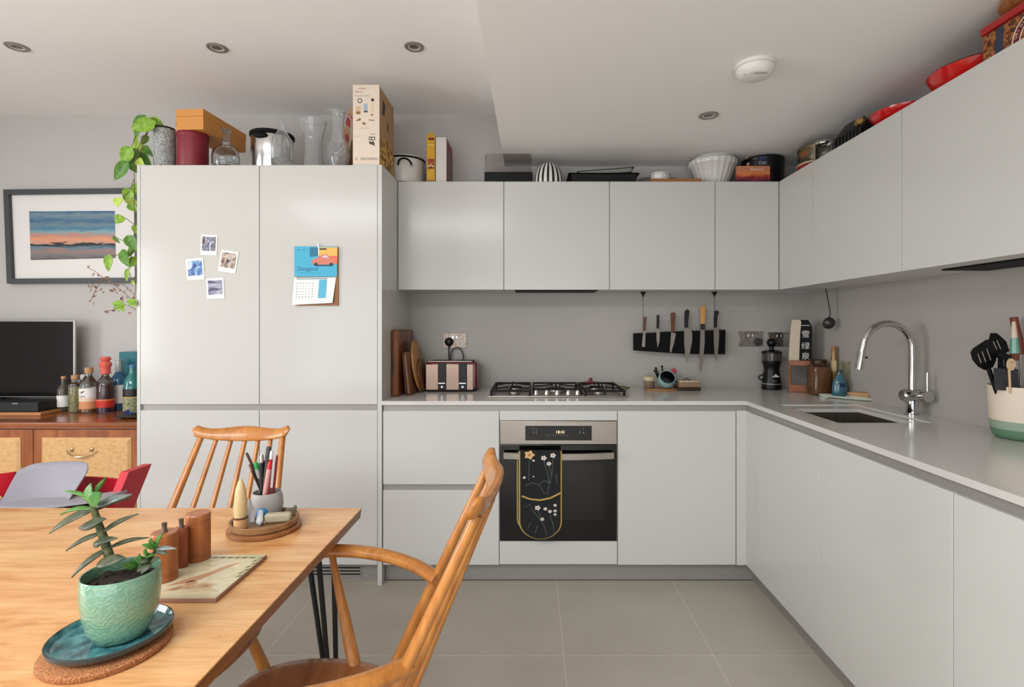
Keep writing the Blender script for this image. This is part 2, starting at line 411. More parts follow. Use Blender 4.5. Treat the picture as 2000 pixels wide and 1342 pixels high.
for q in ((x0-.002, x0, y0, y1), (x1, x1+.002, y0, y1), (x0, x1, y0-.002, y0), (x0, x1, y1, y1+.002)): b.box(*q, .74, zt0-.0005)
b.box(x0, x1, y0, y1, .738, .74)
part('bowl', b, t)
b = MB(CHROME).cyl(((x0+x1)/2, (y0+y1)/2, .7402), .045, .004, 28, .002); b.m(BLACKM).cyl(((x0+x1)/2, (y0+y1)/2, .7444), .02, .001, 20)
part('drain', b, t)

# ---------------------------------------------------------------- oven, mitt, hob
X0, X1 = bu[1]+.0045, bu[2]-.0045
t = thing('oven', 'built-in stainless steel and black glass oven under the hob', 'oven', ((X0+X1)/2, YBASE+.3, o0))
zc = H-(868-CY)/383.7
part('body', MB(BLACKM).box(X0+.01, X1-.01, YBASE+.025, YB-.05, o0+.004, o1-.004), t)
cp = part('control_panel', MB(STEEL).box(X0, X1, YBASE-.004, YBASE+.02, zc+.001, o1, .0015), t)
d = MB(BLACKG); dxx0, dxx1 = bx(1026), bx(1155.5); dz0, dz1 = H-(860-CY)/383.7, H-(831.5-CY)/383.7
d.box(dxx0, dxx1, YBASE-.0052, YBASE-.0035, dz0, dz1)
d.m(mat('display_amber', (220,200,150), .5, emit=(235,215,165), estr=.9)); yy = YBASE-.0056
d.text('18:43', (bx(1085), yy, dz0+.036), (1,0,0), (0,0,1), .021)
d.m(mat('print_grey', (120,120,118), .6))
for q in range(6): d.slab([(0,0),(.004,0),(.004,.004),(0,.004)], (bx(1074+q*5.2), yy, dz0+.026), (1,0,0), (0,0,1))
for px, w_ in ((1037,3),(1041,3),(1046,3),(1138,3)): d.slab([(0,0),(.006,0),(.006,.003),(0,.003)], (bx(px), yy, dz0+.058), (1,0,0), (0,0,1))
for px in (1041, 1047, 1132): d.slab([(0,0),(.003,0),(.003,.013),(0,.013)], (bx(px), yy, dz0+.036), (1,0,0), (0,0,1))
d.slab([(0,.004),(.005,0),(.009,.006),(.003,.011)], (bx(1138), yy, dz0+.034), (1,0,0), (0,0,1))
for px in (1068, 1107): d.slab([(0,0),(.009,0),(.009,.002),(0,.002)], (bx(px), yy, dz0+.023), (1,0,0), (0,0,1))
part('display', d, cp)
dr = MB(BLACKG).box(X0, X1, YBASE-.006, YBASE+.02, o0+.001, zc-.001, .002)
dr.m(mat('oven_window_glass', (24,23,22), .08, spec=.6)); dr.box(bx(1028), bx(1180), YBASE-.0064, YBASE-.004, bx(1028)*0+H-(1015-CY)/383.7, H-(905-CY)/383.7)
dr.m(mat('oven_rack_line', (46,45,43), .3)); 
for py in (934, 977): dr.box(bx(1092), bx(1178), YBASE-.0067, YBASE-.0064, H-(py+.5-CY)/383.7, H-(py-.5-CY)/383.7)
do = part('door', dr, t)
hb = MB(STEEL); zh = H-(888-CY)/383.7
secs = []
for i in range(13):
    u = -1+i/6; x = (X0+X1)/2+u*(.277); y = YBASE-.047+.012*u*u; zz = zh+.004*u*u
    secs.append([Vector((x, y-.004, zz+.014)), Vector((x, y+.006, zz+.016)), Vector((x, y+.008, zz-.014)), Vector((x, y-.004, zz-.016))])
hb.loft(secs)
for s_ in (-1, 1): hb.box((X0+X1)/2+s_*.255-.01, (X0+X1)/2+s_*.255+.01, YBASE-.036, YBASE-.0058, zh-.008, zh+.008)
part('handle', hb, do)

# double oven glove folded over the handle
MITT = noise_mat('mitt_black_cotton', [(0,(20,20,21)),(1,(30,30,32))], nscale=30, rough=.9)
TRIM = mat('mitt_gold_trim', (176,150,84), .85)
def bp(px, py, y): return Vector(((px-CX)*y/F, y, H-(py-CY)*y/F))
yf = YBASE-.066
t = thing('oven_glove', 'black floral double oven glove with gold trim over the oven handle', 'oven glove', (bx(1054), YBASE-.055, zh-.30))
def glove(pxl, pxr, ytop, ybot, y, th, tilt=0):
    """pad outline with rounded foot; returns outline in x,z"""
    l = bp(pxl, 0, y).x; r_ = bp(pxr, 0, y).x; zt_, zb = bp(0, ytop, y).z, bp(0, ybot, y).z
    R_ = (r_-l)/2; cx_ = (l+r_)/2; pts = [(l+tilt*.2, zt_)]
    for i in range(17):
        a = PI+PI*i/16; pts.append((cx_+R_*math.cos(a)+tilt, zb+R_*.82+R_*.82*math.sin(a)))
    pts.append((r_+tilt*.2, zt_)); return pts
def pad(pts, y, th, name, parent, flowers=True, seam=None):
    f_ = MB(MITT); cx_ = sum(p[0] for p in pts)/len(pts); cz_ = sum(p[1] for p in pts)/len(pts)
    ins = [(cx_+(a-cx_)*.94, cz_+(c_-cz_)*.985) for a, c_ in pts]
    f_.loft([[Vector((a, y-th/2, c_)) for a, c_ in ins], [Vector((a, y, c_)) for a, c_ in pts], [Vector((a, y+th/2, c_)) for a, c_ in ins]])
    o_ = part(name, f_, parent)
    tr = MB(TRIM); tr.tube([Vector((a, y, c_)) for a, c_ in pts], .0042, 8)
    if seam: tr.tube(seam, .0045, 8)
    part('trim', tr, o_); return o_
back = glove(1011, 1082, 883, 1042, YBASE-.016, .008, 0)
pad(back, YBASE-.0155, .010, 'back_pad', t)
fr = glove(1015, 1096, 881, 1052, yf, .014, -.0)
sm = [Vector((bp(px, 0, yf-.008).x, yf-.008, bp(0, py, yf).z)) for px, py in ((1019,968),(1035,974),(1055,976),(1075,972),(1095,962))]
fp = pad(fr, yf, .014, 'front_pad', t, seam=sm)
top = MB(MITT); secs = []
for i in range(9):
    a = PI*i/8; y = YBASE-.041-.0245*math.cos(a)*1.0; z = zh+.020+.010*math.sin(a)
    secs.append([Vector((fr[0][0], y, z-.006)), Vector((fr[-1][0], y, z-.006)), Vector((fr[-1][0], y, z+.002)), Vector((fr[0][0], y, z+.002))])
top.loft(secs); part('fold', top, t)
fl = MB(mat('flower_white', (214,208,198), .9)); yq = yf-.0082
def flower(px, py, r_, m_=None):
    c_ = bp(px, py, yf); pts = []
    for k in range(20):
        a = 2*PI*k/20; rr = r_*(1+.22*math.cos(5*a)); pts.append((rr*math.cos(a), rr*.85*math.sin(a)))
    if m_: fl.m(m_)
    fl.slab(pts, (c_.x, yq, c_.z), (1,0,0), (0,0,1))
    fl.m(mat('flower_centre', (150,105,60), .9)); fl.slab([(q[0]*.3, q[1]*.3) for q in pts], (c_.x, yq-.0004, c_.z), (1,0,0), (0,0,1))
FW, FT = mat('flower_white', (214,208,198)), mat('flower_tan', (206,168,110), .9)
flower(1034, 888, .023, FT)
for px, py, r_ in ((1062,894,.013),(1080,889,.013),(1072,905,.011),(1042,899,.006),(1024,932,.007),(1050,991,.013),(1065,993,.009),(1074,998,.009),(1059,1013,.009),(1084,986,.008),(1084,997,.008),(1084,1004,.007),(1042,930,.004)): flower(px, py, r_, FW)
fl.m(mat('flower_stem', (92,112,96), .9))
for q in (((1034,896),(1033,938)),((1062,899),(1070,925),(1072,945)),((1080,895),(1078,925),(1068,965)),((1072,909),(1078,930)),((1026,948),(1040,942),(1052,946),(1062,938),(1076,942)),((1052,946),(1064,964)),((1028,990),(1034,984),(1042,998),(1052,1010),(1062,1024),(1068,1044)),((1050,996),(1056,1010)),((1074,1003),(1080,1024)),((1036,1020),(1030,1034)),((1045,1040),(1050,1026)),((1080,1020),(1082,1042)),((1088,945),(1086,925))):
    fl.tube([Vector((bp(a, 0, yf).x, yq+.0008, bp(0, c_, yf).z)) for a, c_ in q], .0012, 5)
part('flower_print', fl, fp)

# gas hob
t = thing('gas_hob', 'five burner gas hob with black cast iron pan supports', 'hob', (.135, 3.035, ZW))
hx0, hx1, hy0, hy1 = -.238, .510, 2.835, 3.262
p = MB(STEEL).box(hx0, hx1, hy0, hy1, ZW+.0003, ZW+.008, .003)
p.m(mat('hob_steel_top', (120,116,110), .25, .9)); p.box(hx0+.03, hx1-.03, hy0+.03, hy1-.03, ZW+.008, ZW+.0095)
part('plate', p, t)
IRON = mat('cast_iron', (13,12,11), .55, spec=.25)
burn = [(-.10,3.15,.036),(-.10,2.96,.028),(.136,3.08,.055),(.37,3.15,.032),(.37,2.96,.036)]
for bx_, by_, br in burn:
    q = MB(mat('burner_aluminium', (150,146,140), .4, .8)).lathe([(br*1.15,0),(br*1.1,.008),(br*.9,.010),(0,.010)], (bx_, by_, ZW+.0096), 28, True)
    q.m(IRON).lathe([(br,.0101),(br,.015),(br*.9,.017),(0,.017)], (bx_, by_, ZW+.0096), 28, True); part('burner', q, t)
for gx0, gx1 in ((hx0+.012, -.008), (.0, .272), (.28, hx1-.012)):
    g = MB(IRON); zt = ZW+.040; gy0, gy1 = hy0+(.09 if gx0 == 0 else .014), hy1-.012; r_ = .005
    for y in (gy0, gy1): g.box(gx0, gx1, y-r_, y+r_, zt-.011, zt-.001, .001)
    for x in (gx0+r_, gx1-r_): g.box(x-r_, x+r_, gy0, gy1, zt-.011, zt-.001, .001)
    cx_ = (gx0+gx1)/2
    for by in ([b_[1] for b_ in burn if abs(b_[0]-cx_) < .06]):
        for dx_, dy_ in ((1,0),(-1,0),(0,1),(0,-1)):
            L_ = (gx1-gx0)/2 if dx_ else .075
            a = Vector((cx_+dx_*.022, by+dy_*.022, zt)); e_ = Vector((cx_+dx_*L_, by+dy_*L_, zt-.006))
            g.tube([a+Vector((0,0,.004)), (a+e_)/2, e_], .0042, 6)
            g.box(a.x-.004, a.x+.004, a.y-.004, a.y+.004, zt-.006, zt+.010)
    for x in (gx0+.006, gx1-.006):
        for y in (gy0, gy1): g.box(x-.006, x+.006, y-.006, y+.006, ZW+.0082, zt-.006)
    part('pan_support', g, t)
for px in (1047, 1068, 1088.5, 1110, 1128):
    x = (px-CX)*2.875/F; k = MB(mat('knob_silver', (186,180,172), .25, .8)).lathe([(.015,0),(.0155,.004),(.0125,.022),(.011,.025),(0,.0255)], (x, 2.868, ZW+.0096), 24, True)
    k.box(x-.002, x+.002, 2.856, 2.880, ZW+.033, ZW+.037, .001); part('knob', k, t)
# small things left on the hob
b = MB(mat('maroon_silicone', (110,36,44), .5)); c_ = P(1155, 757, 3.10); c_.z = ZW+.0405
b.lathe([(.038,0),(.040,.003),(.036,.006),(.012,.008),(.012,.02),(.006,.030),(.0,.031)], (c_.x-.0, 3.15, ZW+.0455), 24, True)
solo('pan_lid', b, 'small dark red pan lid lying on the right back burner', 'lid')
b = MB(mat('olive_green_cord', (96,96,58), .8)); bp_ = []
for i in range(26):
    a = i/25; bp_.append(Vector((.540+.028*math.sin(a*9), 3.10+.10*a+.02*math.cos(a*13), ZW+.006+.018*abs(math.sin(a*7)))))
b.tube(bp_, .004, 7)
solo('herb_string', b, 'tangled olive green string beside the right edge of the hob', 'string')

# ---------------------------------------------------------------- sockets
def socket(px0, px1, py0, py1, lab, plate_mat, wall='back', plug=False, Yw=YB):
    x0, x1 = (px0-CX)*Yw/F, (px1-CX)*Yw/F; z0, z1 = H-(py1-CY)*Yw/F, H-(py0-CY)*Yw/F
    t = thing('wall_socket', lab, 'socket', ((x0+x1)/2, Yw, z0))
    b = MB(plate_mat).box(x0, x1, Yw-.008, Yw-.0005, z0, z1, .0015); part('face_plate', b, t)
    cx_, cz_ = (x0+x1)/2, (z0+z1)/2; w_ = (x1-x0)/4
    for s_ in (-1, 1):
        q = MB(BLACKM); cx2 = cx_+s_*w_*.95
        for a, c2, ww, hh in ((0, .010, .0025, .007), (-.011, -.006, .006, .0025), (.011, -.006, .006, .0025)):
            q.box(cx2+a-ww/2, cx2+a+ww/2, Yw-.0085, Yw-.0078, cz_-.006+c2-hh/2, cz_-.006+c2+hh/2)
        part('pin_holes', q, t)
        part('rocker_switch', MB(CHROME).box(cx_+s_*w_*.35-.005, cx_+s_*w_*.35+.005, Yw-.0115, Yw-.008, cz_+.012, cz_+.030, .001), t)
    return t, cx_, cz_, w_
REFL = noise_mat('painted_reflection_plate', [(.40,(200,186,172)),(.50,(186,150,120)),(.57,(70,50,38)),(.64,(205,194,180))], nscale=34, detail=0, rough=.35, metal=.1)  # blotches imitate the room mirrored in the metal, painted into the colour
CHR2 = noise_mat('chrome_plate_painted_reflection', [(.42,(132,124,120)),(.55,(150,142,138)),(.66,(205,198,192))], nscale=40, detail=1, rough=.12, metal=.8)  # lighter and darker tones paint reflections into the chrome
t, sx_, sz_, sw = socket(866, 911.5, 651, 679.5, 'metal double socket, reflections painted into its plate, with a black plug behind the toaster', REFL)
socket(1442.5, 1488.7, 647.5, 676.5, 'metal double socket right of the knife rack with nothing plugged in', CHR2)
socket(1499, 1545, 649, 677, 'metal double socket partly hidden by the black coffee grinder', CHR2)

# ---------------------------------------------------------------- toaster
tx0, tx1, tz1 = -.622, -.322, 1.112
t = thing('toaster', 'four slot toaster with steel front and dark red end', 'toaster', (-.47, 3.17, ZW))
b = MB(mat('dark_red_enamel', (92,18,18), .25, coat=.5)).box(tx0, tx1, 3.085, 3.262, ZW+.012, tz1, .014)
part('body', b, t)
part('front_plate', MB(mat('toaster_steel', (142,120,106), .28, .85)).box(tx0+.002, tx1-.020, 3.078, 3.090, ZW+.010, tz1-.012, .004), t)
b = MB(BLACKM).box(tx0+.012, tx1-.012, 3.092, 3.254, ZW+.0003, ZW+.013); part('base', b, t)
b = MB(STEEL).box(tx0+.012, tx1-.03, 3.10, 3.25, tz1-.002, tz1+.004, .002); b.m(BLACKM)
for k in range(2):
    for j in range(2): b.box(tx0+.03+k*.135, tx0+.145+k*.135, 3.118+j*.062, 3.148+j*.062, tz1+.003, tz1+.0045)
part('top_plate', b, t)
for px in (863.5, 904):
    x = (px-CX)*3.078/F
    c = part('control_strip', MB(BLACK).box(x-.024, x+.024, 3.072, 3.079, ZW+.014, tz1-.006, .003), t)
    b = MB(mat('lever_silver', (225,222,215), .2, .6)).box(x-.021, x+.021, 3.062, 3.0735, ZW+.048, ZW+.055, .002); part('lever', b, c)
    b = MB(mat('lever_silver', (225,222,215))).add([], []); b.x(Matrix.Translation((x, 3.072, ZW+.030)) @ Matrix.Rotation(PI/2, 4, 'X')); b.lathe([(.0065,0),(.006,.006),(0,.007)], (0,0,0), 20, True); part('dial', b, c)
t = thing('power_plug', 'round black plug with its looping cable in the socket behind the toaster', 'plug', (sx_-sw*.95, YB-.03, sz_-.02))
b = MB(BLACK); b.x(Matrix.Translation((sx_-sw*.95, YB-.0095, sz_-.008)) @ Matrix.Rotation(PI/2, 4, 'X')); b.lathe([(.026,0),(.027,.010),(.024,.020),(.016,.026),(0,.026)], (0,0,0), 28, True); part('plug_body', b, t)
x = sx_-sw*.95; pts = [V(x, YB-.024, sz_-.018), V(x+.001, YB-.026, sz_-.045), V(x, YB-.03, sz_-.075), V(x+.002, 3.287, 1.10), V(x+.01, 3.275, 1.06), V(x+.05, 3.275, 1.03)]
b = MB(BLACK).tube(pts[:2], [.008,.005], 10); b.tube(pts[1:], .0038, 10)
l = []
for i in range(17):
    a = PI-PI*i/16; l.append(V((886+0-CX)*3.28/F+.0+ .001+ .040*math.cos(a)+.018, 3.285, 1.125+.062*math.sin(a)))
l = [V(l[0].x, 3.285, 1.04)]+l+[V(l[-1].x+.002, 3.275, 1.04)]
b.m(mat('grey_cable', (60,60,62), .5)).tube(l, .0042, 10); part('cable', b, t)

# ---------------------------------------------------------------- chopping boards by the tall unit
BD1 = wood('dark_butcher_block', (72,34,14), (146,84,40), 'z', .4, 10, 2.2)
BD2 = wood('brown_board', (88,50,26), (142,92,54), 'z', .5, 12)
BD3 = wood('pale_round_board', (150,100,50), (196,146,86), 'z', .45, 9)
b = MB(BD1); b.x(Matrix.Translation((-.744, 2.87, ZW+.0005))); b.box(-.020, .020, 0, .36, 0, .362, .012)
solo('chopping_board', b, 'thick dark wooden chopping board on edge against the tall cupboard', 'chopping board', (-.72, 3.05, ZW))
def leanboard(pts, th, org, rz, lean, m_, lab, hole=False, name='chopping_board'):
    b = MB(m_); b.x(Matrix.Translation(org) @ Matrix.Rotation(rz, 4, 'Z') @ Matrix.Rotation(lean, 4, 'Y'))
    cx_ = sum(q[0] for q in pts)/len(pts); cz_ = sum(q[1] for q in pts)/len(pts); e = .94
    ins = [(cx_+(a-cx_)*e, cz_+(c-cz_)*e) for a, c in pts]
    b.loft([[Vector((-th/2, a, c)) for a, c in ins], [Vector((-th/2+.003, a, c)) for a, c in pts], [Vector((th/2-.003, a, c)) for a, c in pts], [Vector((th/2, a, c)) for a, c in ins]])
    return solo(name, b, lab, 'chopping board', org)
rect = [(0,.01),(.01,0),(.21,0),(.22,.01),(.22,.15),(.16,.20),(.155,.25),(.14,.262),(.11,.262),(.095,.25),(.09,.20),(0,.15)]
rect = [(0,.012),(.012,0),(.20,0),(.21,.012),(.21,.225),(.198,.238),(.012,.238),(0,.225)]
leanboard(rect, .018, V(-.674, 2.90, ZW+.002), 0, -.10, BD2, 'narrow brown wooden board leaning between the dark block and the round board')
leanboard(rect, .010, V(-.696, 2.93, ZW+.001), 0, -.09, BD1, 'thin dark wooden board squeezed behind the narrow brown board')
rnd = [(.14+.135*math.cos(2*PI*i/36), .135+.135*math.sin(2*PI*i/36)*1.0) for i in range(36)]
rnd2 = [(a, c*1.12) for a, c in rnd]
leanboard(rnd2, .016, V(-.645, 2.965, ZW+.003), 0, -.15, BD3, 'pale round wooden board leaning left of the toaster')
leanboard([(a*.8, c*.72) for a, c in rnd], .010, V(-.6285, 3.0, ZW+.002), 0, -.15, BD2, 'small brown round board half hidden against the left side of the toaster')

# ---------------------------------------------------------------- small tray group on the worktop
Yt = 3.20
def wx(px, Y=Yt): return (px-CX)*Y/F
b = MB(wood('coaster_wood', (150,96,50), (196,146,92), 'x')).lathe([(.0,0),(.098,0),(.102,.004),(.100,.009),(0,.009)], (wx(1291), 3.195, ZW+.0004), 40, True, False, 1.05, .80)
solo('serving_board', b, 'small oval wooden board under the blue salt pot', 'board')
cc = V(wx(1268, 3.19), 3.19, ZW+.0102)
t = thing('sponge_pot', 'cream pot with a pale sponge on the small oval board', 'pot', cc)
part('pot', MB(mat('taupe_glass', (120,104,84), .3)).lathe([(0,0),(.028,0),(.031,.004),(.033,.045),(.030,.045),(.028,.006),(0,.006)], cc, 32), t)
part('sponge', MB(mat('cream_sponge', (186,172,140), .9)).lathe([(.0285,.014),(.0325,.046),(.034,.058),(.030,.070),(.015,.074),(0,.072)], cc, 28, True), t)
# salt pig: tilted bowl mouth
c0 = V(wx(1302, 3.17), 3.17, ZW+.010)
t = thing('salt_pot', 'pale blue round salt pot with a dark open mouth', 'pot', c0)
b = MB(mat('pale_blue_glaze', (140,176,176), .25, coat=.4)); prof = []
cen = V(c0.x, c0.y, c0.z+.052)
Mx = Matrix.Translation(cen) @ Matrix.Rotation(math.radians(52), 4, 'X') @ Matrix.Rotation(math.radians(10), 4, 'Z')
b.x(Mx)
prof = [(.0001,-.0515)]+[(.052*math.cos(a), .0515*math.sin(a)) for a in [(-80+i*12)*PI/180 for i in range(10)]]
b.lathe(prof+[(.046,.030),(.043,.029)], (0,0,0), 36, True)
b.m(mat('black_glaze', (10,11,14), .12, coat=.5)).lathe([(.043,.029),(.047,.0),(.03,-.03),(0,-.038)], (0,0,0), 36)
part('bowl', b, t)
t = thing('kitchen_brushes', 'black scrubbing brush heads and a pink scourer behind the pale blue pot', 'brushes', (wx(1296), 3.245, ZW+.01))
b = MB(BLACKM)
for px, py, px2, py2 in ((1290,750,1279,724),(1292,750,1281,719),(1296,745,1293,716)):
    a_, e_ = P(px, py, 3.245), P(px2, py2, 3.25); a_.z = max(a_.z, ZW+.012); b.tube([a_, e_], [.006,.004], 8); b.ell(e_, .008, .006, .006, 10, 6)
part('brush', b, t)
b = MB(mat('pink_scourer', (176,70,80), .8)); e_ = P(1316, 725, 3.245)
for k in range(7): b.ell(e_+V(.009*math.cos(k*.9), 0, .009*math.sin(k*.9)), .009, .007, .009, 10, 6)
b.tube([P(1308,745,3.245), e_], .004, 8)
part('scourer', b, t)
x0, x1 = wx(1322, 3.16), wx(1366, 3.16)
t = thing('butter_dish', 'low glass butter dish with dark base right of the blue pot', 'dish', ((x0+x1)/2, 3.2, ZW))
part('base', MB(mat('dark_brown_dish', (44,32,26), .35)).box(x0, x1, 3.13, 3.24, ZW+.0004, ZW+.020, .004), t)
part('tin', MB(mat('tan_dish', (140,116,88), .4)).box(x0+.006, x1-.004, 3.135, 3.235, ZW+.0205, ZW+.048, .004), t)
part('lid', MB(mat('cream_dish_lid', (196,184,158), .35)).box(x0+.008, x1-.006, 3.137, 3.233, ZW+.0485, ZW+.058, .004), t)
b = MB(mat('dark_brown_dish', (44,32,26))).tube([V((x0+x1)/2-.022+k*.005, 3.18, ZW+.058+.010*math.sin(PI*k/8)) for k in range(9)], .003, 8); part('knob', b, t)

# ---------------------------------------------------------------- magnetic knife rack
Yk = 3.255
t = thing('knife_rack', 'black magnetic knife rack hanging on cords below the wall cupboards', 'knife rack', (wx(1326, Yk), Yk, wx(0)*0+1.2))
pl = [(1237,651),(1275,650),(1300,648),(1330,647),(1360,646),(1416,644),(1415,692),(1330,691),(1237,684.5)]
pts = [(P(a, c, Yk).x, P(a, c, Yk).z) for a, c in pl]
b = MB(mat('rack_black', (8,7,7), .5, spec=.15)).slab(pts, (0, Yk+.010, 0), (1,0,0), (0,0,1), .020)
part('board', b, t)
b = MB(BLACKM)
for px in (1256, 1395.5):
    a_ = P(px, 573, 3.27); a_.z = ZU0-.0005
    h_ = MB(BLACK).lathe([(.0,-.030),(.004,-.030),(.006,-.018),(.014,-.008),(.017,-.002),(.017,0),(0,0)], (P(px,0,Yk+.006).x, Yk+.006, ZU0-.0005), 20); part('suction_hook', h_, t)
    part('cord', MB(mat('dark_cord', (50,44,40), .7)).tube([V(P(px,0,Yk+.006).x, Yk+.006, ZU0-.03), V(P(px,0,Yk+.006).x, Yk+.006, P(0,650,Yk).z)], .0014, 6), t)
KST = mat('knife_steel', (150,143,135), .3, .85)
def knife(lab, hm, hpts, bl, spine=True, tip=None):
    """hpts: handle outline px; bl: blade outline px"""
    zs = [P(a, c, Yk-.014).z for a, c in bl+hpts]; ac = P(bl[0][0], bl[0][1], Yk)
    t = thing('kitchen_knife', lab, 'knife', (ac.x, Yk-.014, min(zs)), group=None)
    q = [(P(a, c, Yk-.012).x, P(a, c, Yk-.012).z) for a, c in bl]
    part('blade', MB(KST).slab(q, (0, Yk-.0104, 0), (1,0,0), (0,0,1), .0022), t)
    q = [(P(a, c, Yk-.012).x, P(a, c, Yk-.012).z) for a, c in hpts]
    cx_ = sum(a for a, c in q)/len(q); cz_ = sum(c for a, c in q)/len(q)
    i_ = [(cx_+(a-cx_)*.72, cz_+(c-cz_)*.96) for a, c in q]
    b = MB(hm).loft([[Vector((a, Yk-.022, c)) for a, c in i_], [Vector((a, Yk-.017, c)) for a, c in q], [Vector((a, Yk-.010, c)) for a, c in q], [Vector((a, Yk-.006, c)) for a, c in i_]])
    part('handle', b, t)
    return t
HB = mat('knife_handle_black', (16,16,17), .35); HW1 = mat('knife_handle_walnut', (92,66,44), .5); HW2 = mat('knife_handle_rosewood', (104,54,38), .4); HW3 = mat('knife_handle_boxwood', (198,144,74), .45)
def kx(x): return 1220+x/5.833
def ky(y): return 550+y/5.833
def K(*a): return [(kx(x), ky(y)) for x, y in a]
knife('small square-ended knife with dark wooden handle, leftmost on the rack', HW1, K((216,402),(250,402),(240,560),(212,562)), K((215,562),(238,562),(232,745),(196,743),(204,640)))
knife('short pointed knife with black handle, second from left on the rack', HB, K((365,385),(380,378),(395,385),(394,500),(390,535),(362,535)), K((362,535),(392,535),(402,600),(395,690),(375,752),(362,640)))
knife('knife with reddish brown handle and narrow triangular blade on the rack', HW2, K((525,360),(550,350),(580,362),(572,480),(566,575),(532,575),(528,470)), K((530,575),(585,592),(560,710),(530,808),(514,804),(522,680)))
knife('large chef knife with black riveted handle in the middle of the rack', HB, K((686,335),(712,315),(738,335),(730,400),(722,460),(722,525),(682,525),(680,420)), K((678,528),(730,528),(752,560),(770,580),(768,680),(735,850),(712,928),(690,840),(678,700)))
t = knife('longest knife with pale wooden handle hanging below the rack', HW3, K((862,285),(890,270),(922,285),(918,400),(912,485),(866,485),(862,400)), K((864,545),(912,545),(912,700),(895,880),(876,1028),(854,1022),(855,800)))
q = [(P(a, c, Yk-.012).x, P(a, c, Yk-.012).z) for a, c in K((864,485),(912,485),(912,548),(864,548))]
part('bolster', MB(mat('dark_bolster', (46,32,26), .4)).slab(q, (0, Yk-.008, 0), (1,0,0), (0,0,1), .012), t)
knife('pointed knife with curved black handle, rightmost on the rack', HB, K((1022,340),(1045,328),(1070,340),(1072,370),(1055,380),(1052,440),(1048,525),(1014,525),(1016,440)), K((1014,528),(1048,528),(1075,560),(1076,640),(1062,820),(1042,912),(1026,840),(1016,700)))

# ---------------------------------------------------------------- hanging ladle on the right wall
t = thing('ladle', 'small dark metal ladle hanging from the wall cupboards in the corner', 'ladle', (XR-.03, 2.98, 1.25))
Yl = 2.96
b = MB(mat('dark_metal', (70,66,62), .35, .7)).tube([V(P(1613,0,Yl).x, Yl, ZU0-.001), P(1618,590,Yl), P(1622,612,Yl), P(1619,622,Yl)], .0035, 8, (1.6,.6)); part('handle', b, t)
b = MB(mat('dark_metal', (70,66,62))); c_ = P(1618.5, 631, Yl); b.x(Matrix.Translation(c_) @ Matrix.Rotation(-1.3, 4, 'X'))
b.lathe([(.034,0),(.032,-.010),(.022,-.022),(0,-.028),(0,-.026),(.021,-.020),(.030,-.009),(.032,0)], (0,0,0), 24); part('bowl', b, t)

# ---------------------------------------------------------------- coffee grinder
c_ = V(wx(1507, 3.215), 3.215, ZW+.0004)
t = thing('coffee_grinder', 'black coffee grinder with a round knob on the worktop corner', 'coffee grinder', c_)
k = 1/322.9; R = lambda a: a*k
prof = [(0,0),(R(18),0),(R(18.5),.01),(R(18),R(12)),(R(17),R(20)),(R(15),R(32)),(R(14),R(40)),(R(15.5),R(46)),(R(17.5),R(52)),(R(18),R(56))]
part('body', MB(BLACK).lathe(prof+[(0,R(56))], c_, 36), t)
part('hopper', MB(mat('smoked_grey_plastic', (62,57,55), .15, coat=.3)).lathe([(R(17.6),R(56)),(R(18.2),R(70)),(0,R(70))], c_, 36), t)
part('lid', MB(BLACK).lathe([(R(18.8),R(70)),(R(18.8),R(73)),(R(14),R(75)),(R(4),R(77)),(R(4),R(84)),(0,R(84))], c_, 36), t)
part('knob', MB(BLACK).ell((c_.x, c_.y, c_.z+R(91)), R(9.5), R(9.5), R(8.5)), t)
part('handle', MB(BLACK).tube([c_+V(-R(16)-R(9)*math.sin(PI*i/8)*1.1, 0, R(17)+R(12)*i/8) for i in range(9)], .0042, 8), t)
b = MB(mat('band_silver', (170,168,165), .3, .5)).lathe([(R(18.2),R(10.5)),(R(18.6),R(11.2)),(R(18.2),R(12.2))], c_, 36)
b.text('Kru', (c_.x-.022, c_.y-R(18.4), c_.z+R(16)), (1,0,0), (0,0,1), .018)
b.m(mat('logo_white', (200,200,198), .5)).slab([(-.020,0),(.020,0),(.022,.006),(.008,.010),(.004,.018),(-.004,.018),(-.008,.008),(-.020,.006)], (c_.x, c_.y-R(17.2), c_.z+R(25)), (1,0,0), (0,0,1))
part('badge', b, t)

# ---------------------------------------------------------------- corner rack, bag, jar, bottles
RW = wood('rack_pine', (118,62,26), (158,92,46), 'x', .45)
rx, ry_ = V(1,-.42,0).normalized(), V(.42,1,0).normalized()
org = V(1.520, 3.13, ZW)     # front left foot of the rack
Mr = Matrix(((rx.x, ry_.x, 0, org.x), (rx.y, ry_.y, 0, org.y), (0,0,1,org.z), (0,0,0,1)))
Mr = Matrix.Translation((1.505, 3.115, ZW+.0005)) @ Matrix.Rotation(-.42, 4, 'Z')
t = thing('corner_rack', 'small wooden two tier rack in the corner of the worktop', 'rack', (1.58, 3.13, ZW))
def rp(m_): b = MB(m_); b.x(Mr); return b
part('upper_shelf', rp(RW).box(.0, .20, 0, .085, .158, .166).box(0, .20, -.006, .002, .15, .182, .003), t)
part('lower_shelf', rp(RW).box(-.005, .205, -.03, .085, .004, .012).box(-.005, .205, -.036, -.028, .0, .044, .003), t)
for x in (.004, .196):
    part('side_frame', rp(RW).tube([(x,-.025,.004),(x,.0,.155)], .006, 8, (1,1)).tube([(x,.075,.004),(x,.07,.155)], .006, 8), t)
c_ = Mr @ V(.06, .04, .167)
t = thing('tea_packet', 'tall cream and black packet with white characters on the corner rack', 'packet', c_)
b = MB(mat('cream_packet', (196,184,158), .7)); b.x(Mr)
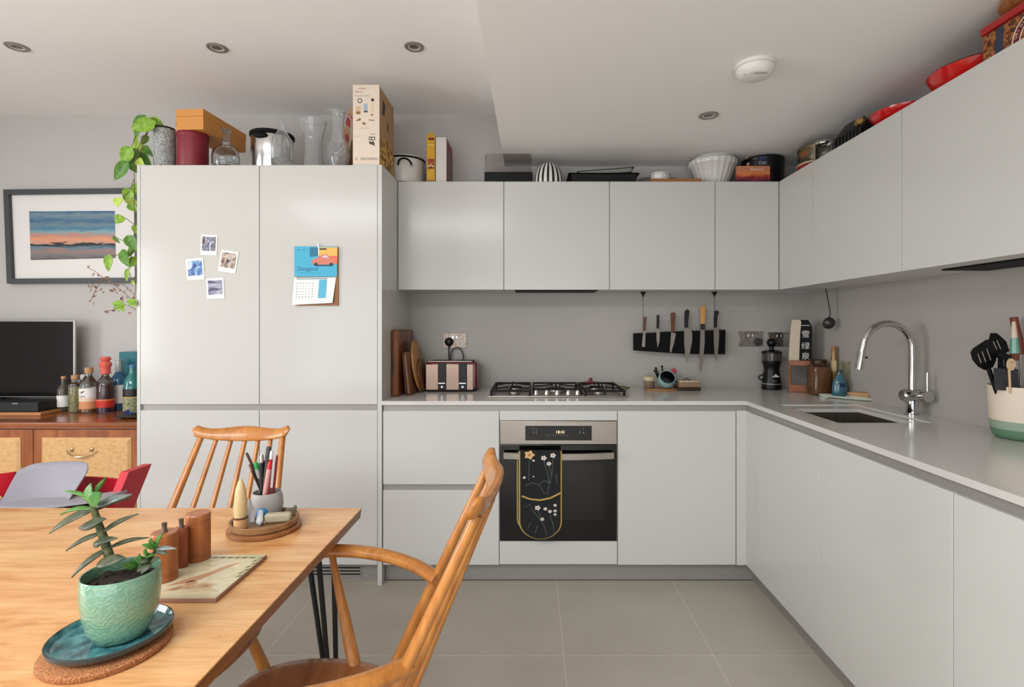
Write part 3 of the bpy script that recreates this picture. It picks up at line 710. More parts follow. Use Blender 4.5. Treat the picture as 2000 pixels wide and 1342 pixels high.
prof = lambda z, w0, w1, d: [Vector((w0,.012,z)), Vector((w1,.012,z)), Vector((w1,.012+d,z)), Vector((w0,.012+d,z))]
b.loft([prof(.1665,-.002,.052,.062), prof(.24,.0,.054,.064), prof(.34,.006,.058,.06), prof(.405,.012,.064,.045), prof(.418,.018,.056,.02)]); part('cream_half', b, t)
b = MB(mat('black_packet', (7,7,8), .5, spec=.15)); b.x(Mr)
b.loft([prof(.1665,.053,.118,.062), prof(.24,.055,.119,.064), prof(.34,.059,.121,.06), prof(.385,.065,.118,.05), prof(.418,.062,.098,.02)]); bl_ = part('black_half', b, t)
for ch, z in (('一',.368),('雪',.318),('绿',.250),('泉',.190)):
    b = MB(mat('white_ink', (206,204,198), .6)); b.x(Mr); b.text(ch, (.086, .0105, z), (1,0,0), (0,0,1), .045, 'CENTER'); part('character', b, bl_)
c_ = V(1.575, 2.985, ZW+.0056)
c_ = PZ(1599, 771, ZW); c_.z = ZW+.0004
t = thing('storage_jar', 'square glass jar with a dark lid full of brown grains', 'jar', c_)
w_ = .060
def rsq(w, z, cx_, cy_, n=32, e=5):
    out = []
    for i in range(n):
        a = 2*PI*i/n; r_ = w/((abs(math.cos(a))**e+abs(math.sin(a))**e)**(1/e)); out.append(Vector((cx_+r_*math.cos(a), cy_+r_*math.sin(a), z)))
    return out
z_ = c_.z
secs = [rsq(w, z_+h_, c_.x, c_.y, 32, e) for w, h_, e in ((.046,0,5),(.051,.006,5),(.051,.145,5),(.047,.162,4),(.040,.172,2.2),(.040,.182,2.2))]
part('glass', MB(GLASS).loft(secs), t)
secs = [rsq(w, z_+h_, c_.x, c_.y, 32, e) for w, h_, e in ((.043,.005,5),(.0475,.009,5),(.0475,.140,5),(.044,.155,4),(0.001,.156,4))]
part('contents', MB(noise_mat('brown_grains', [(.4,(110,66,32)),(.6,(158,106,60))], nscale=120, detail=1, rough=.7)).loft(secs), t)
part('lid', MB(mat('dark_brass_lid', (66,50,38), .35, .6)).lathe([(.042,.172),(.043,.192),(.040,.196),(0,.197)], c_, 32, True), t)
c_ = PZ(1640, 776, ZW); c_.z = ZW+.0064; c_.y -= .0; 
t = thing('soap_bottle', 'teal blue plastic soap bottle with a dark cap behind the soap dish', 'bottle', c_)
b = MB(mat('teal_liquid_plastic', (62,106,118), .15, coat=.4)).lathe([(0,0),(.036,0),(.040,.008),(.040,.03),(.036,.075),(.026,.100),(.014,.112),(.013,.125),(0,.125)], c_, 32, False, False, 1, .7); part('body', b, t)
part('cap', MB(mat('dark_cap', (60,58,56), .4)).lathe([(.014,.125),(.014,.140),(0,.141)], c_, 20), t)
b = MB(mat('label_dark_blue', (40,50,86), .5)).slab([(-.014,0),(.014,0),(.014,.022),(-.014,.022)], (c_.x, c_.y-.0288, c_.z+.05), (1,0,0), (0,0,1)); part('label', b, t)
c_ = PZ(1634, 771, ZW); c_ = V(1.684, 2.97, ZW+.0004)
t = thing('oil_bottle', 'tall thin amber bottle with yellow label behind the soap bottle', 'bottle', c_)
part('glass', MB(mat('amber_oil', (150,110,40), .15, coat=.4)).lathe([(0,0),(.014,0),(.0155,.006),(.0155,.20),(.0115,.225),(.0115,.262),(0,.262)], c_, 28), t)
part('cap', MB(mat('ochre_cap', (150,104,44), .4)).lathe([(.0125,.240),(.0125,.268),(0,.269)], c_, 20), t)
part('label', MB(mat('cream_label', (222,200,150), .6)).lathe([(.0158,.13),(.0158,.19)], c_, 28), t)
c_ = V(1.665, 2.885, ZW+.0004)
c_ = PZ(1661, 763, ZW); c_ = V((1662-CX)*2.93/F-.03, 2.90, ZW+.0004)
t = thing('green_vase', 'pale green glass vase standing by the wall behind the tap spout', 'vase', c_)
b = MB(mat('green_glass', (246,249,226), .02, trans=1, ior=1.3)).lathe([(0,0),(.024,0),(.028,.01),(.024,.05),(.030,.11),(.040,.19),(.038,.19),(.028,.11),(.021,.05),(.024,.012),(0,.008)], c_, 32); part('glass', b, t)
c_ = PZ(1668, 772, ZW); c_.z = ZW+.0064; c_.x -= .02
b = MB(GLASS).lathe([(0,0),(.022,0),(.026,.01),(.036,.06),(.034,.10),(.026,.14),(.0245,.14),(.032,.10),(.034,.06),(.024,.012),(0,.006)], (c_.x, c_.y+.02, ZW+.0004), 32)
solo('glass_tumbler', b, 'clear curved glass between the green vase and the wooden brush', 'glass')
# long soap dish with brush
a_, e_ = PZ(1612, 775, ZW), PZ(1700, 783, ZW)
d_ = (e_-a_).normalized(); n_ = V(-d_.y, d_.x, 0); cen = (a_+e_)/2; L_ = (e_-a_).length/2+.03
def oval(z, L, W): return [cen+d_*(L*math.copysign(abs(math.cos(2*PI*i/40))**.6, math.cos(2*PI*i/40)))+n_*(W*math.copysign(abs(math.sin(2*PI*i/40))**.8, math.sin(2*PI*i/40)))+V(0,0,z) for i in range(40)]
b = MB(mat('celadon_dish', (196,200,186), .2, coat=.3)).loft([oval(.0004, L_*.93, .030), oval(.005, L_, .040), oval(.014, L_*1.02, .043), oval(.013, L_*.99, .040), oval(.0055, L_*.92, .030)])
solo('soap_dish', b, 'long pale oval dish on the worktop beside the sink', 'dish', cen)
c_ = PZ(1678, 774, ZW+.02)
Mb = Matrix.Translation(c_) @ Matrix.Rotation(math.atan2(d_.y, d_.x), 4, 'Z')
t = thing('scrubbing_brush', 'pale wooden scrubbing brush resting on the long dish', 'brush', (c_.x, c_.y, ZW+.012))
b = MB(wood('brush_beech', (176,130,88), (206,164,122), 'x')); b.x(Mb); b.ell((0,0,.010), .058, .024, .014); part('handle', b, t)
b = MB(mat('bristles', (196,182,156), .9)); b.x(Mb); b.loft([[Vector((.048*math.cos(a), .019*math.sin(a), z)) for a in [2*PI*i/24 for i in range(24)]] for z in (-.008,.004)]); part('bristles', b, t)
c_ = PZ(1607, 778, ZW); b = MB(mat('celadon_dish', (196,200,186))).lathe([(0,0),(.016,0),(.024,.010),(.0225,.010),(.015,.003),(0,.003)], (c_.x-.012, c_.y-.03, ZW+.0004), 28)
solo('small_bowl', b, 'tiny pale bowl in front of the brown jar', 'bowl')

# ---------------------------------------------------------------- tap
Xt, Yt_ = 1.632, 2.285
t = thing('kitchen_tap', 'chrome arched mixer tap behind the sink', 'tap', (Xt, Yt_, ZW))
b = MB(CHROME).lathe([(0,0),(.027,0),(.027,.004),(.023,.006),(.023,.062),(0,.062)], (Xt, Yt_, ZW+.0003), 32); part('base', b, t)
b = MB(CHROME); b.x(Matrix.Translation((Xt, Yt_, ZW+.083)) @ Matrix.Rotation(PI/2, 4, 'Y')); b.lathe([(0,-.045),(.020,-.045),(.027,-.036),(.027,.030),(.018,.040),(0,.040)], (0,0,0), 32); part('valve_body', b, t)
zt_ = H-(632-CY)*Yt_/F
r_ = .014; top_z = 1.33; rad = .105
pts = [V(Xt, Yt_, ZW+.10), V(Xt, Yt_, top_z-rad)]
for i in range(1, 25):
    a = PI*i/24*.97; pts.append(V(Xt-rad+rad*math.cos(a), Yt_+.0, top_z-rad+rad*math.sin(a)))
pts.append(pts[-1]+V(-.008, 0, -.03)); 
part('spout', MB(CHROME).tube(pts, r_, 20), t)
a_ = pts[-1]; part('spray_head', MB(CHROME).tube([a_+V(.001,0,.004), a_+V(-.012,0,-.072)], [.0165,.0165], 20), t)
part('button', MB(BLACK).tube([a_+V(.008,0,-.02), a_+V(.026,0,-.021)], .004, 10), t)
b = MB(CHROME).tube([V(Xt+.035, Yt_-.012, ZW+.083), V(Xt+.035, Yt_-.05, ZW+.083)], [.024,.024], 24); 
b.tube([V(Xt+.035, Yt_-.04, ZW+.10), V(Xt+.036, Yt_-.04, ZW+.185)], [.0055,.0045], 12); part('lever', b, t)

# ---------------------------------------------------------------- utensil pot
cP = PZ(1990, 850, ZW)
Ypot = 1.80; cP = V((2000-CX)*Ypot/F-.0, Ypot, ZW+.0004)
t = thing('utensil_pot', 'cream utensil pot with two green bands at its foot', 'utensil pot', cP)
zz = lambda py: H-(py-CY)*Ypot/F-ZW
POTM = mat('cream_pot', (216,202,182), .5)
hp = .178
b = MB(POTM).lathe([(.092,.062),(.098,hp),(.094,hp),(.0935,.10),(.084,.062),(.080,.02),(0,.016)], cP, 48); part('body', b, t)
b = MB(mat('sage_green', (142,160,142), .45)).lathe([(.0885,.034),(.0922,.062)], cP, 48); part('light_band', b, t)
b = MB(mat('moss_green', (92,126,98), .45)).lathe([(0,0),(.070,0),(.082,.008),(.087,.022),(.0885,.034)], cP, 48); part('dark_band', b, t)
zr = ZW+hp
def uten(name, lab, cat, pts_fn, loc):
    pass
UT = mat('nylon_black', (8,8,9), .4, spec=.3)
def blade(b, c, u, v, pts, th, slots=()):
    """flat blade with slots built from a triangulated outline"""
    bm = bmesh.new(); c, u, v = Vector(c), Vector(u).normalized(), Vector(v).normalized(); nn = u.cross(v)
    loops = [pts]+list(slots); es = []
    for L in loops:
        vs = [bm.verts.new(c+u*a+v*d) for a, d in L]
        es += [bm.edges.new((vs[i], vs[(i+1) % len(vs)])) for i in range(len(vs))]
    bmesh.ops.triangle_fill(bm, use_beauty=True, use_dissolve=True, edges=es)
    ex = bmesh.ops.extrude_face_region(bm, geom=bm.faces[:]); bmesh.ops.translate(bm, vec=nn*th, verts=[g for g in ex['geom'] if isinstance(g, bmesh.types.BMVert)])
    bm.verts.index_update(); b.add([q.co.copy() for q in bm.verts], [[q.index for q in f.verts] for f in bm.faces]); bm.free(); return b
def rr(x0, x1, y0, y1, r=.004):
    o = []
    for cx_, cy_, a0 in ((x1-r,y0+r,-90),(x1-r,y1-r,0),(x0+r,y1-r,90),(x0+r,y0+r,180)):
        for k in range(4): a = math.radians(a0+30*k); o.append((cx_+r*math.cos(a), cy_+r*math.sin(a)))
    return o
Yq = 1.80
def at(px, py, Y=Yq): return P(px, py, Y)
c0 = cP+V(-.02, 0, .02)
s1 = at(1934, 752, 1.80)
# slotted spatula
t = thing('slotted_spatula', 'black slotted spatula leaning left out of the utensil pot', 'spatula', at(1945, 745, 1.79))
p0, p1 = cP+V(-.045, 0, .03), at(1930, 718, 1.80)
part('handle', MB(UT).tube([p0, p1], [.009,.007], 10), t)
v_ = (p1-p0).normalized(); u_ = V(1,0,0)-v_*v_.x; u_.normalize()
b = blade(MB(UT), p1-v_*.004+V(0,.002,0), u_, v_, [(-.014,0),(.014,0),(.032,.018),(.042,.045),(.043,.078),(.038,.090),(.026,.095),(-.026,.082),(-.038,.072),(-.040,.045),(-.030,.018)], .004, [rr(-.020,-.014,.026,.060,.0028), rr(-.004,.002,.024,.064,.0028), rr(.014,.020,.024,.068,.0028)]); part('blade', b, t)
t = thing('slotted_turner', 'black slotted turner behind the spatula, highest black tool in the pot', 'spatula', at(1960, 745, 1.84))
p0, p1 = cP+V(-.03, .03, .03), at(1953, 690, 1.85)
part('handle', MB(UT).tube([p0, p1], [.009,.007], 10), t); v_ = V(-.45, 0, 1).normalized(); u_ = V(1,0,.45).normalized()
b = blade(MB(UT), p1, u_, v_, [(-.018,-.01),(.03,-.005),(.034,.03),(.016,.070),(-.002,.078),(-.016,.06),(-.022,.02)], .004, [rr(.004,.010,.012,.048,.0028), rr(-.009,-.003,.016,.05,.0028)]); part('blade', b, t)
t = thing('black_ladle', 'broad black serving spoon in the middle of the utensil pot', 'spoon', at(1968, 745, 1.78))
p0, p1 = cP+V(-.02, -.02, .03), at(1962, 730, 1.78)
part('handle', MB(UT).tube([p0, p1], [.012,.010], 10), t)
b = blade(MB(UT), p1, V(1,0,0), V(-.05,0,1), [(-.024,0),(.030,0),(.034,.02),(.022,.062),(0,.07),(-.02,.055)], .005, [rr(-.006,0,.020,.05,.0028), rr(.010,.016,.018,.048,.0028)]); part('bowl', b, t)
t = thing('grey_scraper', 'dark grey flat scraper standing at the front of the utensil pot', 'scraper', at(1965, 745, 1.755))
b = MB(mat('charcoal_silicone', (52,52,54), .5)); q = [at(a, c, 1.765) for a, c in ((1946,762),(1991,764),(1989,721),(1943,719))]; b.loft([q, [p+V(0,.006,0) for p in q]]); part('blade', b, t)
t = thing('wooden_spoon', 'wooden handled tool with hanging hole at the front of the pot', 'spoon', at(1971, 750, 1.745))
b = MB(mat('pale_beech', (206,176,140), .5)).tube([at(1973,768,1.755), at(1971,722,1.745)], [.004,.004], 8, (1,.7)); part('shaft', b, t)
q = []; 
b = blade(MB(mat('pale_beech', (206,176,140))), at(1973,713,1.748), V(1,0,0), V(0,0,1), [(.013*math.cos(2*PI*i/20), .022*math.sin(2*PI*i/20)*(1 if math.sin(2*PI*i/20) > 0 else .8)) for i in range(20)], .006, [[(.003*math.cos(2*PI*i/8)+.002, .008+.003*math.sin(2*PI*i/8)) for i in range(8)]]); part('head', b, t)
t = thing('glazed_handle_tool', 'tool with a teal and brown glazed handle in the utensil pot', 'utensil', at(1982, 745, 1.80))
b = MB(mat('teal_glaze', (96,150,132), .2, coat=.5)).tube([at(1982,690,1.80), at(1981,660,1.80)], [.014,.010], 14); b.m(mat('brown_glaze', (106,58,38), .25, coat=.4)).tube([at(1983,704,1.80), at(1982,690,1.80)], [.010,.014], 14)
b.m(mat('cream_glaze', (196,180,160), .25)).tube([at(1981,660,1.80), at(1980,628,1.80)], [.010,.005], 14); part('handle', b, t); part('shaft', MB(CHROME).tube([cP+V(-.01,0,.03), at(1983,704,1.80)], .004, 8), t)
t = thing('wooden_handle_knife', 'reddish brown wooden handle at the right edge of the utensil pot', 'utensil', at(1990, 745, 1.84))
b = MB(mat('red_brown_handle', (112,50,32), .4)).tube([at(1994,692,1.84), at(1990,660,1.84), at(1984,640,1.84), at(1980,620,1.84)], [.010,.011,.012,.012], 12); part('handle', b, t); part('shaft', MB(CHROME).tube([cP+V(.01,.03,.03), at(1994,692,1.84)], .003, 8), t)

# ---------------------------------------------------------------- picture, television, sideboard
Yp = YB
t = thing('framed_picture', 'dark grey framed seascape at sunset hanging on the left wall area', 'picture', (-2.86, Yp, 1.58))
def W(px, py, y): return P(px, py, y)
fo = [(6,370),(268,367),(268,552),(13,554)]
yo = Yp-.034
co = [W(a, c, yo) for a, c in ((6,370),(271,367),(273,552),(13,554))]; bar = .031
cen_ = sum(co, V(0,0,0))/4
inn = [p+V(bar*(1 if p.x < cen_.x else -1), 0, bar*(1 if p.z < cen_.z else -1)) for p in co]
bk = lambda L, y: [V(p.x, y, p.z) for p in L]
b = MB(mat('charcoal_frame', (66,70,70), .45))
A, B_, C_, D_ = bk(co, Yp-.001), bk(co, yo), bk(inn, yo), bk(inn, Yp-.012)
b.loft([A, B_, C_, D_], False, False); part('frame', b, t)
part('mat_board', MB(mat('picture_mount', (226,222,218), .7)).slab([(p.x, p.z) for p in inn], (0, Yp-.012, 0), (1,0,0), (0,0,1)), t)
def art_mat():
    m = mat('sunset_painting', (120,120,130), .5); n, l, bb = nodes(m)
    tc = n.new('ShaderNodeTexCoord'); sp = n.new('ShaderNodeSeparateXYZ'); l.new(tc.outputs['Generated'], sp.inputs[0])
    mp = n.new('ShaderNodeMapping'); mp.inputs['Scale'].default_value = (2.2, 1, 9); mp.inputs['Rotation'].default_value = (0, .12, 0); l.new(tc.outputs['Generated'], mp.inputs[0])
    nz = n.new('ShaderNodeTexNoise'); nz.inputs['Scale'].default_value = 2.4; nz.inputs['Detail'].default_value = 5; nz.inputs['Distortion'].default_value = .6; l.new(mp.outputs[0], nz.inputs[0])
    ad = n.new('ShaderNodeMath'); ad.operation = 'MULTIPLY_ADD'; ad.inputs[1].default_value = .20; l.new(nz.outputs['Fac'], ad.inputs[0]); l.new(sp.outputs[2], ad.inputs[2])
    sb = n.new('ShaderNodeMath'); sb.operation = 'SUBTRACT'; sb.inputs[1].default_value = .10; l.new(ad.outputs[0], sb.inputs[0])
    r = n.new('ShaderNodeValToRGB'); e = r.color_ramp.elements
    st = [(0,(86,80,78)),(.10,(120,118,118)),(.18,(150,120,112)),(.26,(94,124,138)),(.30,(30,32,38)),(.335,(34,36,42)),(.345,(196,150,128)),(.42,(218,150,112)),(.50,(186,132,116)),(.57,(120,160,166)),(.64,(66,118,146)),(.72,(110,132,140)),(.80,(58,100,134)),(.92,(120,140,146)),(1,(40,92,132))]
    e[0].position, e[0].color = st[0][0], (*lin(st[0][1]), 1); e[1].position, e[1].color = st[-1][0], (*lin(st[-1][1]), 1)
    for p_, c_ in st[1:-1]: e.new(p_).color = (*lin(c_), 1)
    l.new(sb.outputs[0], r.inputs[0]); l.new(r.outputs[0], bb.inputs['Base Color']); return m
q = [W(a, c, Yp-.013) for a, c in ((57,413),(224,412),(226,504),(60,508))]
part('painting', MB(art_mat()).slab([(p.x, p.z) for p in q], (0, Yp-.0135, 0), (1,0,0), (0,0,1)), t)

ZS = .82
CH = wood('cherry_wood', (108,52,22), (170,98,50), 'x', .25, 10, 1.4, 1.5, .4)
CHz = wood('cherry_stile', (120,62,28), (168,100,54), 'z', .3, 10, 1.4, 1, .2)
MAP = noise_mat('birdseye_maple', [(.35,(196,150,96)),(.6,(210,168,116))], scale=(14,14,26), nscale=3, detail=4, dist=.8, rough=.3, coat=.3)
sf = 2.775
t = thing('sideboard', 'cherry wood sideboard with pale maple doors behind the dining table', 'sideboard', (-2.9, 3.05, 0))
part('body', MB(CHz).box(-3.76, -2.03, sf+.022, YB-.003, .08, ZS-.022), t)
b = MB(CH).box(-3.79, -2.018, sf-.018, YB-.002, ZS-.022, ZS, .006); b.box(-3.775, -2.020, sf-.004, YB-.01, ZS-.036, ZS-.0225, .003); part('top', b, t)
part('base', MB(CHz).box(-3.72, -2.06, sf+.05, YB-.05, 0, .08), t)
for k in range(3):
    dx1 = -2.032-.578*k; dx0_ = dx1-.574
    d = part('door', MB(CHz).box(dx0_, dx1, sf, sf+.0215, .10, ZS-.042, .002), t)
    b = MB(MAP); pz0, pz1, px0, px1 = .16, ZS-.082, dx0_+.046, dx1-.060
    b.loft([[V(a, y, c) for a, c in ((px0+i, pz0+i),(px1-i, pz0+i),(px1-i, pz1-i),(px0+i, pz1-i))] for i, y in ((0, sf+.001),(0, sf-.003),(.014, sf-.012))]); part('panel', b, d, sharp=20)
    b = MB(mat('aged_brass', (196,176,140), .25, .9)); hx, hz = (px0+px1)/2-.015, pz1-.075
    b.tube([V(hx+u*.082, sf-.014-.022*(1-u*u), hz+.012-.030*(1-u*u)**.8+.014*u*u*0) for u in [-1+i/8 for i in range(17)]], [.0016+.0045*(1-abs(-1+i/8)) for i in range(17)], 8, (1,1))
    for s_ in (-1, 1): b.tube([V(hx+s_*.052, sf-.011, hz+.018), V(hx+s_*.050, sf-.022, hz+.008)], .006, 10); b.ell((hx+s_*.052, sf-.014, hz+.018), .009, .005, .009, 12, 8)
    part('handle', b, d)
# television
Yt2 = 3.20
t = thing('television', 'black flat television with thin silver edge on the sideboard', 'television', (-3.3, 3.2, ZS))
x1 = (146-CX)*Yt2/F; z1 = H-(626-CY)*Yt2/F; x0 = x1-.98; z0 = H-(776-CY)*Yt2/F
part('housing', MB(mat('tv_silver', (176,172,166), .3, .5)).box(x0, x1, Yt2, Yt2+.014, z0, z1, .003), t)
part('screen', MB(mat('tv_screen', (16,16,17), .12, spec=.5)).box(x0+.006, x1-.010, Yt2-.002, Yt2+.002, z0+.006, z1-.006), t)
b = MB(BLACK).box(-3.32, -3.20, Yt2+.005, Yt2+.03, ZS+.01, z0); b.box(-3.5, -3.05, Yt2-.0, Yt2+.075, ZS+.0003, ZS+.012, .003); part('stand', b, t)
b = MB(wood('board_oak', (160,104,60), (196,138,86), 'x')).box(-3.5, (92-CX)*3.0/F, 2.96, 3.12, ZS+.0004, ZS+.018, .003)
solo('wooden_shelf_board', b, 'flat wooden board under the black soundbar', 'board')
t = thing('soundbar', 'black soundbar lying on a wooden board in front of the television', 'soundbar', (-3.2, 3.04, ZS+.018))
sx1 = (82-CX)*3.0/F
part('body', MB(mat('soundbar_black', (26,26,28), .6)).box(-3.45, sx1, 2.975, 3.11, ZS+.0185, ZS+.074, .005), t)
part('logo', MB(mat('logo_white', (200,200,198))).text('SONY', ((24-CX)*2.974/F, 2.9745, ZS+.062), (1,0,0), (0,0,1), .012), t)

# ---------------------------------------------------------------- bottles on the sideboard
def bottle(name, lab, px, wpx, ytop, Y, prof, gm, extra, cat='bottle', py0=None):
    """prof in units of (half width, total height)"""
    k = Y/F; r = wpx/2*k/1.10; c_ = V((px-CX)*k, Y, ZS+.0004); hh = (H-(ytop-CY)*k)-ZS
    t = thing(name, lab, cat, c_)
    part('glass', MB(gm).lathe([(a*r, z*hh) for a, z in prof], c_, 32), t)
    for nm, m_, pf in extra: part(nm, MB(m_).lathe([(a*r, z*hh) for a, z in pf], c_, 32), t)
    return t, c_, r, hh
BG = mat('bottle_glass_tint', (214,218,208), .03, trans=1)
LAB = mat('label_white', (226,224,218), .6); CORK = noise_mat('cork', [(.4,(170,128,88)),(.6,(196,154,112))], nscale=90, rough=.8)
body = [(0,0),(.92,0),(1,.02),(1,.60),(.9,.66),(.42,.76),(.36,.84),(.36,.93)]
t, c_, r, hh = bottle('spirit_bottle', 'smallest clear bottle with white label and cork, nearest the television', 124, 22, 735, 3.12, body, mat('smoky_liquid', (120,112,96), .05, trans=.6), [('cork', CORK, [(.34,.93),(.40,.93),(.40,1),(0,1)]), ('label', LAB, [(1.03,.14),(1.03,.46)]), ('liquid_line', mat('olive_liquid', (58,52,38), .2), [(.97,.47),(.97,.60),(.85,.655),(0,.66)])])
t, c_, r, hh = bottle('sweet_bottle', 'clear bottle of green and yellow fruit pieces with a cork', 147, 24, 733, 3.10, [(0,0),(.95,0),(1,.02),(1,.70),(.9,.76),(.55,.80),(.55,.90)], GLASS, [('cork', CORK, [(.5,.88),(.60,.9),(.60,1),(0,1)]), ('contents', noise_mat('fruit_pieces', [(.36,(60,70,40)),(.44,(196,190,96)),(.54,(222,216,170)),(.6,(140,60,50)),(.66,(90,110,60))], nscale=34, detail=0, rough=.4), [(0,.03),(.9,.03),(.93,.12),(.93,.66),(0,.70)])])
t, c_, r, hh = bottle('mixer_bottle', 'clear glass bottle with pale stopper half hidden behind the fruit bottle', 163, 18, 731, 3.175, body, GLASS, [('stopper', mat('pale_stopper', (222,218,212), .5), [(.5,.84),(.6,.86),(.6,.98),(0,1)])])
t, c_, r, hh = bottle('gin_bottle', 'large clear bottle with wide cork and a cream and peach label', 173.5, 33, 718, 3.10, [(0,0),(.95,0),(1,.02),(1,.58),(.93,.66),(.45,.78),(.36,.82),(.36,.88)], GLASS, [('cork', CORK, [(.36,.87),(.46,.88),(.46,1),(0,1)]), ('label', LAB, [(1.02,.33),(1.02,.54)]), ('label_band', mat('peach_label', (208,142,96), .6), [(1.02,.08),(1.02,.25)]), ('label_middle', mat('cream_peach_label', (224,200,176), .6), [(1.02,.25),(1.02,.33)]), ('liquid', mat('amber_liquid', (150,104,60), .1), [(0,.02),(.95,.02),(.95,.075),(0,.078)])])
b = MB(mat('ink_brown', (90,62,44), .6)); b.text('GIN', (c_.x-.018, c_.y-r*1.03, c_.z+hh*.34), (1,0,0), (0,0,1), .018); b.slab([(-.012,0),(.002,.004),(.014,.016),(.004,.014),(-.006,.010)], (c_.x, c_.y-r*1.03, c_.z+hh*.43), (1,0,0), (0,0,1)); part('print', b, t)
t, c_, r, hh = bottle('berry_bottle', 'round bottle of dark berries with a coral red wrapped stopper', 206, 32, 697, 3.08, [(0,0),(.95,0),(1,.02),(1,.46),(.9,.55),(.5,.63),(.34,.68),(.34,.74)], GLASS, [('wrap', mat('coral_wrap', (214,98,82), .5), [(.30,.68),(.60,.70),(.56,.80),(.74,.86),(.62,.90),(.45,.92),(.66,.96),(.5,1),(0,1)]), ('contents', noise_mat('dark_berries', [(.42,(34,12,14)),(.58,(96,40,40))], nscale=80, detail=1, rough=.35), [(0,.07),(.94,.07),(.94,.46),(.8,.52),(0,.53)]), ('label', mat('red_label', (190,44,34), .5), [(1.02,.10),(1.02,.22)]), ('label_rim', mat('orange_label', (214,120,70), .5), [(1.02,.22),(1.02,.245)]), ('foot', mat('plum_liquid', (70,30,60), .3), [(0,.01),(.95,.01),(.96,.07)])])
BLUEG = mat('blue_bottle_glass', (28,84,116), .08, coat=.5)
t, c_, r, hh = bottle('blue_bottle', 'blue bottle with a white label and silver neck', 232, 29, 702, 3.175, [(0,0),(.95,0),(1,.02),(1,.56),(.85,.64),(.42,.74),(.34,.78)], BLUEG, [('capsule', mat('silver_foil', (186,190,192), .3, .6), [(.34,.74),(.40,.76),(.34,.97),(.46,.98),(.46,1),(0,1)]), ('label', LAB, [(1.02,.14),(1.02,.50)])])
t, c_, r, hh = bottle('whisky_bottle', 'rounded blue green bottle with a black band, nearest the tall cupboard', 259, 34, 715, 3.00, [(0,0),(.85,0),(.97,.03),(1,.3),(1,.55),(.85,.72),(.45,.84),(.36,.90),(.36,.97),(0,.98)], mat('blue_green_glass', (32,108,104), .08, coat=.5), [('band', mat('black_label', (26,24,20), .4), [(1.01,.38),(1.01,.54)]), ('gold_line', mat('gold_line', (190,160,90), .4), [(1.015,.36),(1.015,.38)]), ('label', noise_mat('botanical_label', [(.4,(60,74,50)),(.5,(176,170,120)),(.62,(96,110,90))], nscale=30, detail=2, rough=.5), [(1.01,.06),(1.015,.36)]), ('stopper', mat('blue_stopper', (52,110,150), .3), [(.34,.96),(.40,.97),(.36,1.02),(0,1.04)])])
b = MB(mat('teal_card', (24,104,114), .5)).box((236-CX)*3.24/F, (236-CX)*3.24/F+.105, 3.225, 3.305, ZS+.0004, H-(688-CY)*3.2/F, .002)
b.m(mat('teal_dark', (16,82,92), .5)).box((236-CX)*3.24/F-.001, (236-CX)*3.24/F+.106, 3.224, 3.3055, ZS+.27, ZS+.276)
solo('gift_carton', b, 'tall teal carton standing behind the blue bottles', 'box')
c_ = V((256-CX)*2.90/F, 2.90, ZS+.0004)
solo('dark_dish', MB(mat('dark_dish', (34,26,26), .3)).lathe([(0,0),(.07,0),(.105,.010),(.108,.012),(.104,.013),(.07,.004),(0,.004)], (c_.x+.03, c_.y, c_.z), 36, False, False, 1, .62), 'flat dark dish at the right end of the sideboard', 'dish')
b = MB(mat('blue_ribbon', (52,60,120), .5)); 
for k in range(5):
    a = k*1.25; b.tube([V(c_.x-.02+.004*math.cos(a), c_.y, c_.z+.016), V(c_.x-.02+.022*math.cos(a), c_.y-.01*math.sin(a*2), c_.z+.028+.012*abs(math.sin(a))), V(c_.x-.02+.030*math.cos(a+.5), c_.y+.01*math.sin(a), c_.z+.018)], [.004,.006,.003], 8, (1,.5))
solo('ribbon_bow', b, 'small dark blue ribbon bow lying on the dark dish', 'ribbon')

# ---------------------------------------------------------------- photos and calendar on the tall doors
def print_mat(name, stops, sc): return noise_mat(name, stops, scale=sc, nscale=26, detail=3, dist=.6, rough=.35)
pm = [print_mat('photo_people_dark', [(.40,(150,160,170)),(.48,(70,60,66)),(.56,(206,210,236)),(.62,(90,62,60))], (1,1,.8)),
      print_mat('photo_warm', [(.38,(44,44,70)),(.47,(160,140,124)),(.56,(206,196,180)),(.64,(120,80,60))], (1,1,1)),
      print_mat('photo_blue', [(.40,(40,70,130)),(.50,(96,140,190)),(.60,(196,206,214))], (1,1,.8)),
      print_mat('photo_sea', [(.40,(74,74,100)),(.50,(150,150,170)),(.60,(190,188,200))], (.3,1,1.2))]
labs = ['topmost small white-bordered photo of two people on the left tall door', 'small white-bordered photo with warm tones, right of the others on the tall door', 'small white-bordered photo with blue figures, left of the others on the tall door', 'lowest small white-bordered photo of a pale seaside view on the tall door']
for (cx_, cy_, w_, h_, rot), m_, lb in zip(((408,478.5,32,40,-2),(446,511,34,42,-9),(381,526,34,42,4),(420.5,563.5,34,40,3)), pm, labs):
    c_ = P(cx_, cy_, YBASE-.003); a = math.radians(rot); u = V(math.cos(a), 0, math.sin(a)); v = V(-math.sin(a), 0, math.cos(a)); k = YBASE/F
    w2, h2 = w_*k/2, h_*k/2; t = thing('instant_photo', lb, 'photo', c_+V(0,0,-h2), 0, 'small photos on the tall door')
    b = MB(PAPER).slab([(-w2,-h2),(w2,-h2),(w2,h2),(-w2,h2)], c_-V(0,.0,0)+V(0,.0022,0), u, v, .0022); part('border', b, t)
    b = MB(m_).slab([(-w2*.82,-h2*.58),(w2*.82,-h2*.58),(w2*.82,h2*.80),(-w2*.82,h2*.80)], c_-V(0,.0006,0), u, v, .0002); part('image', b, t)
yk = YBASE-.003
t = thing('wall_calendar', 'blue and white hanging calendar with a car picture on the right tall door', 'calendar', P(617, 598, yk))
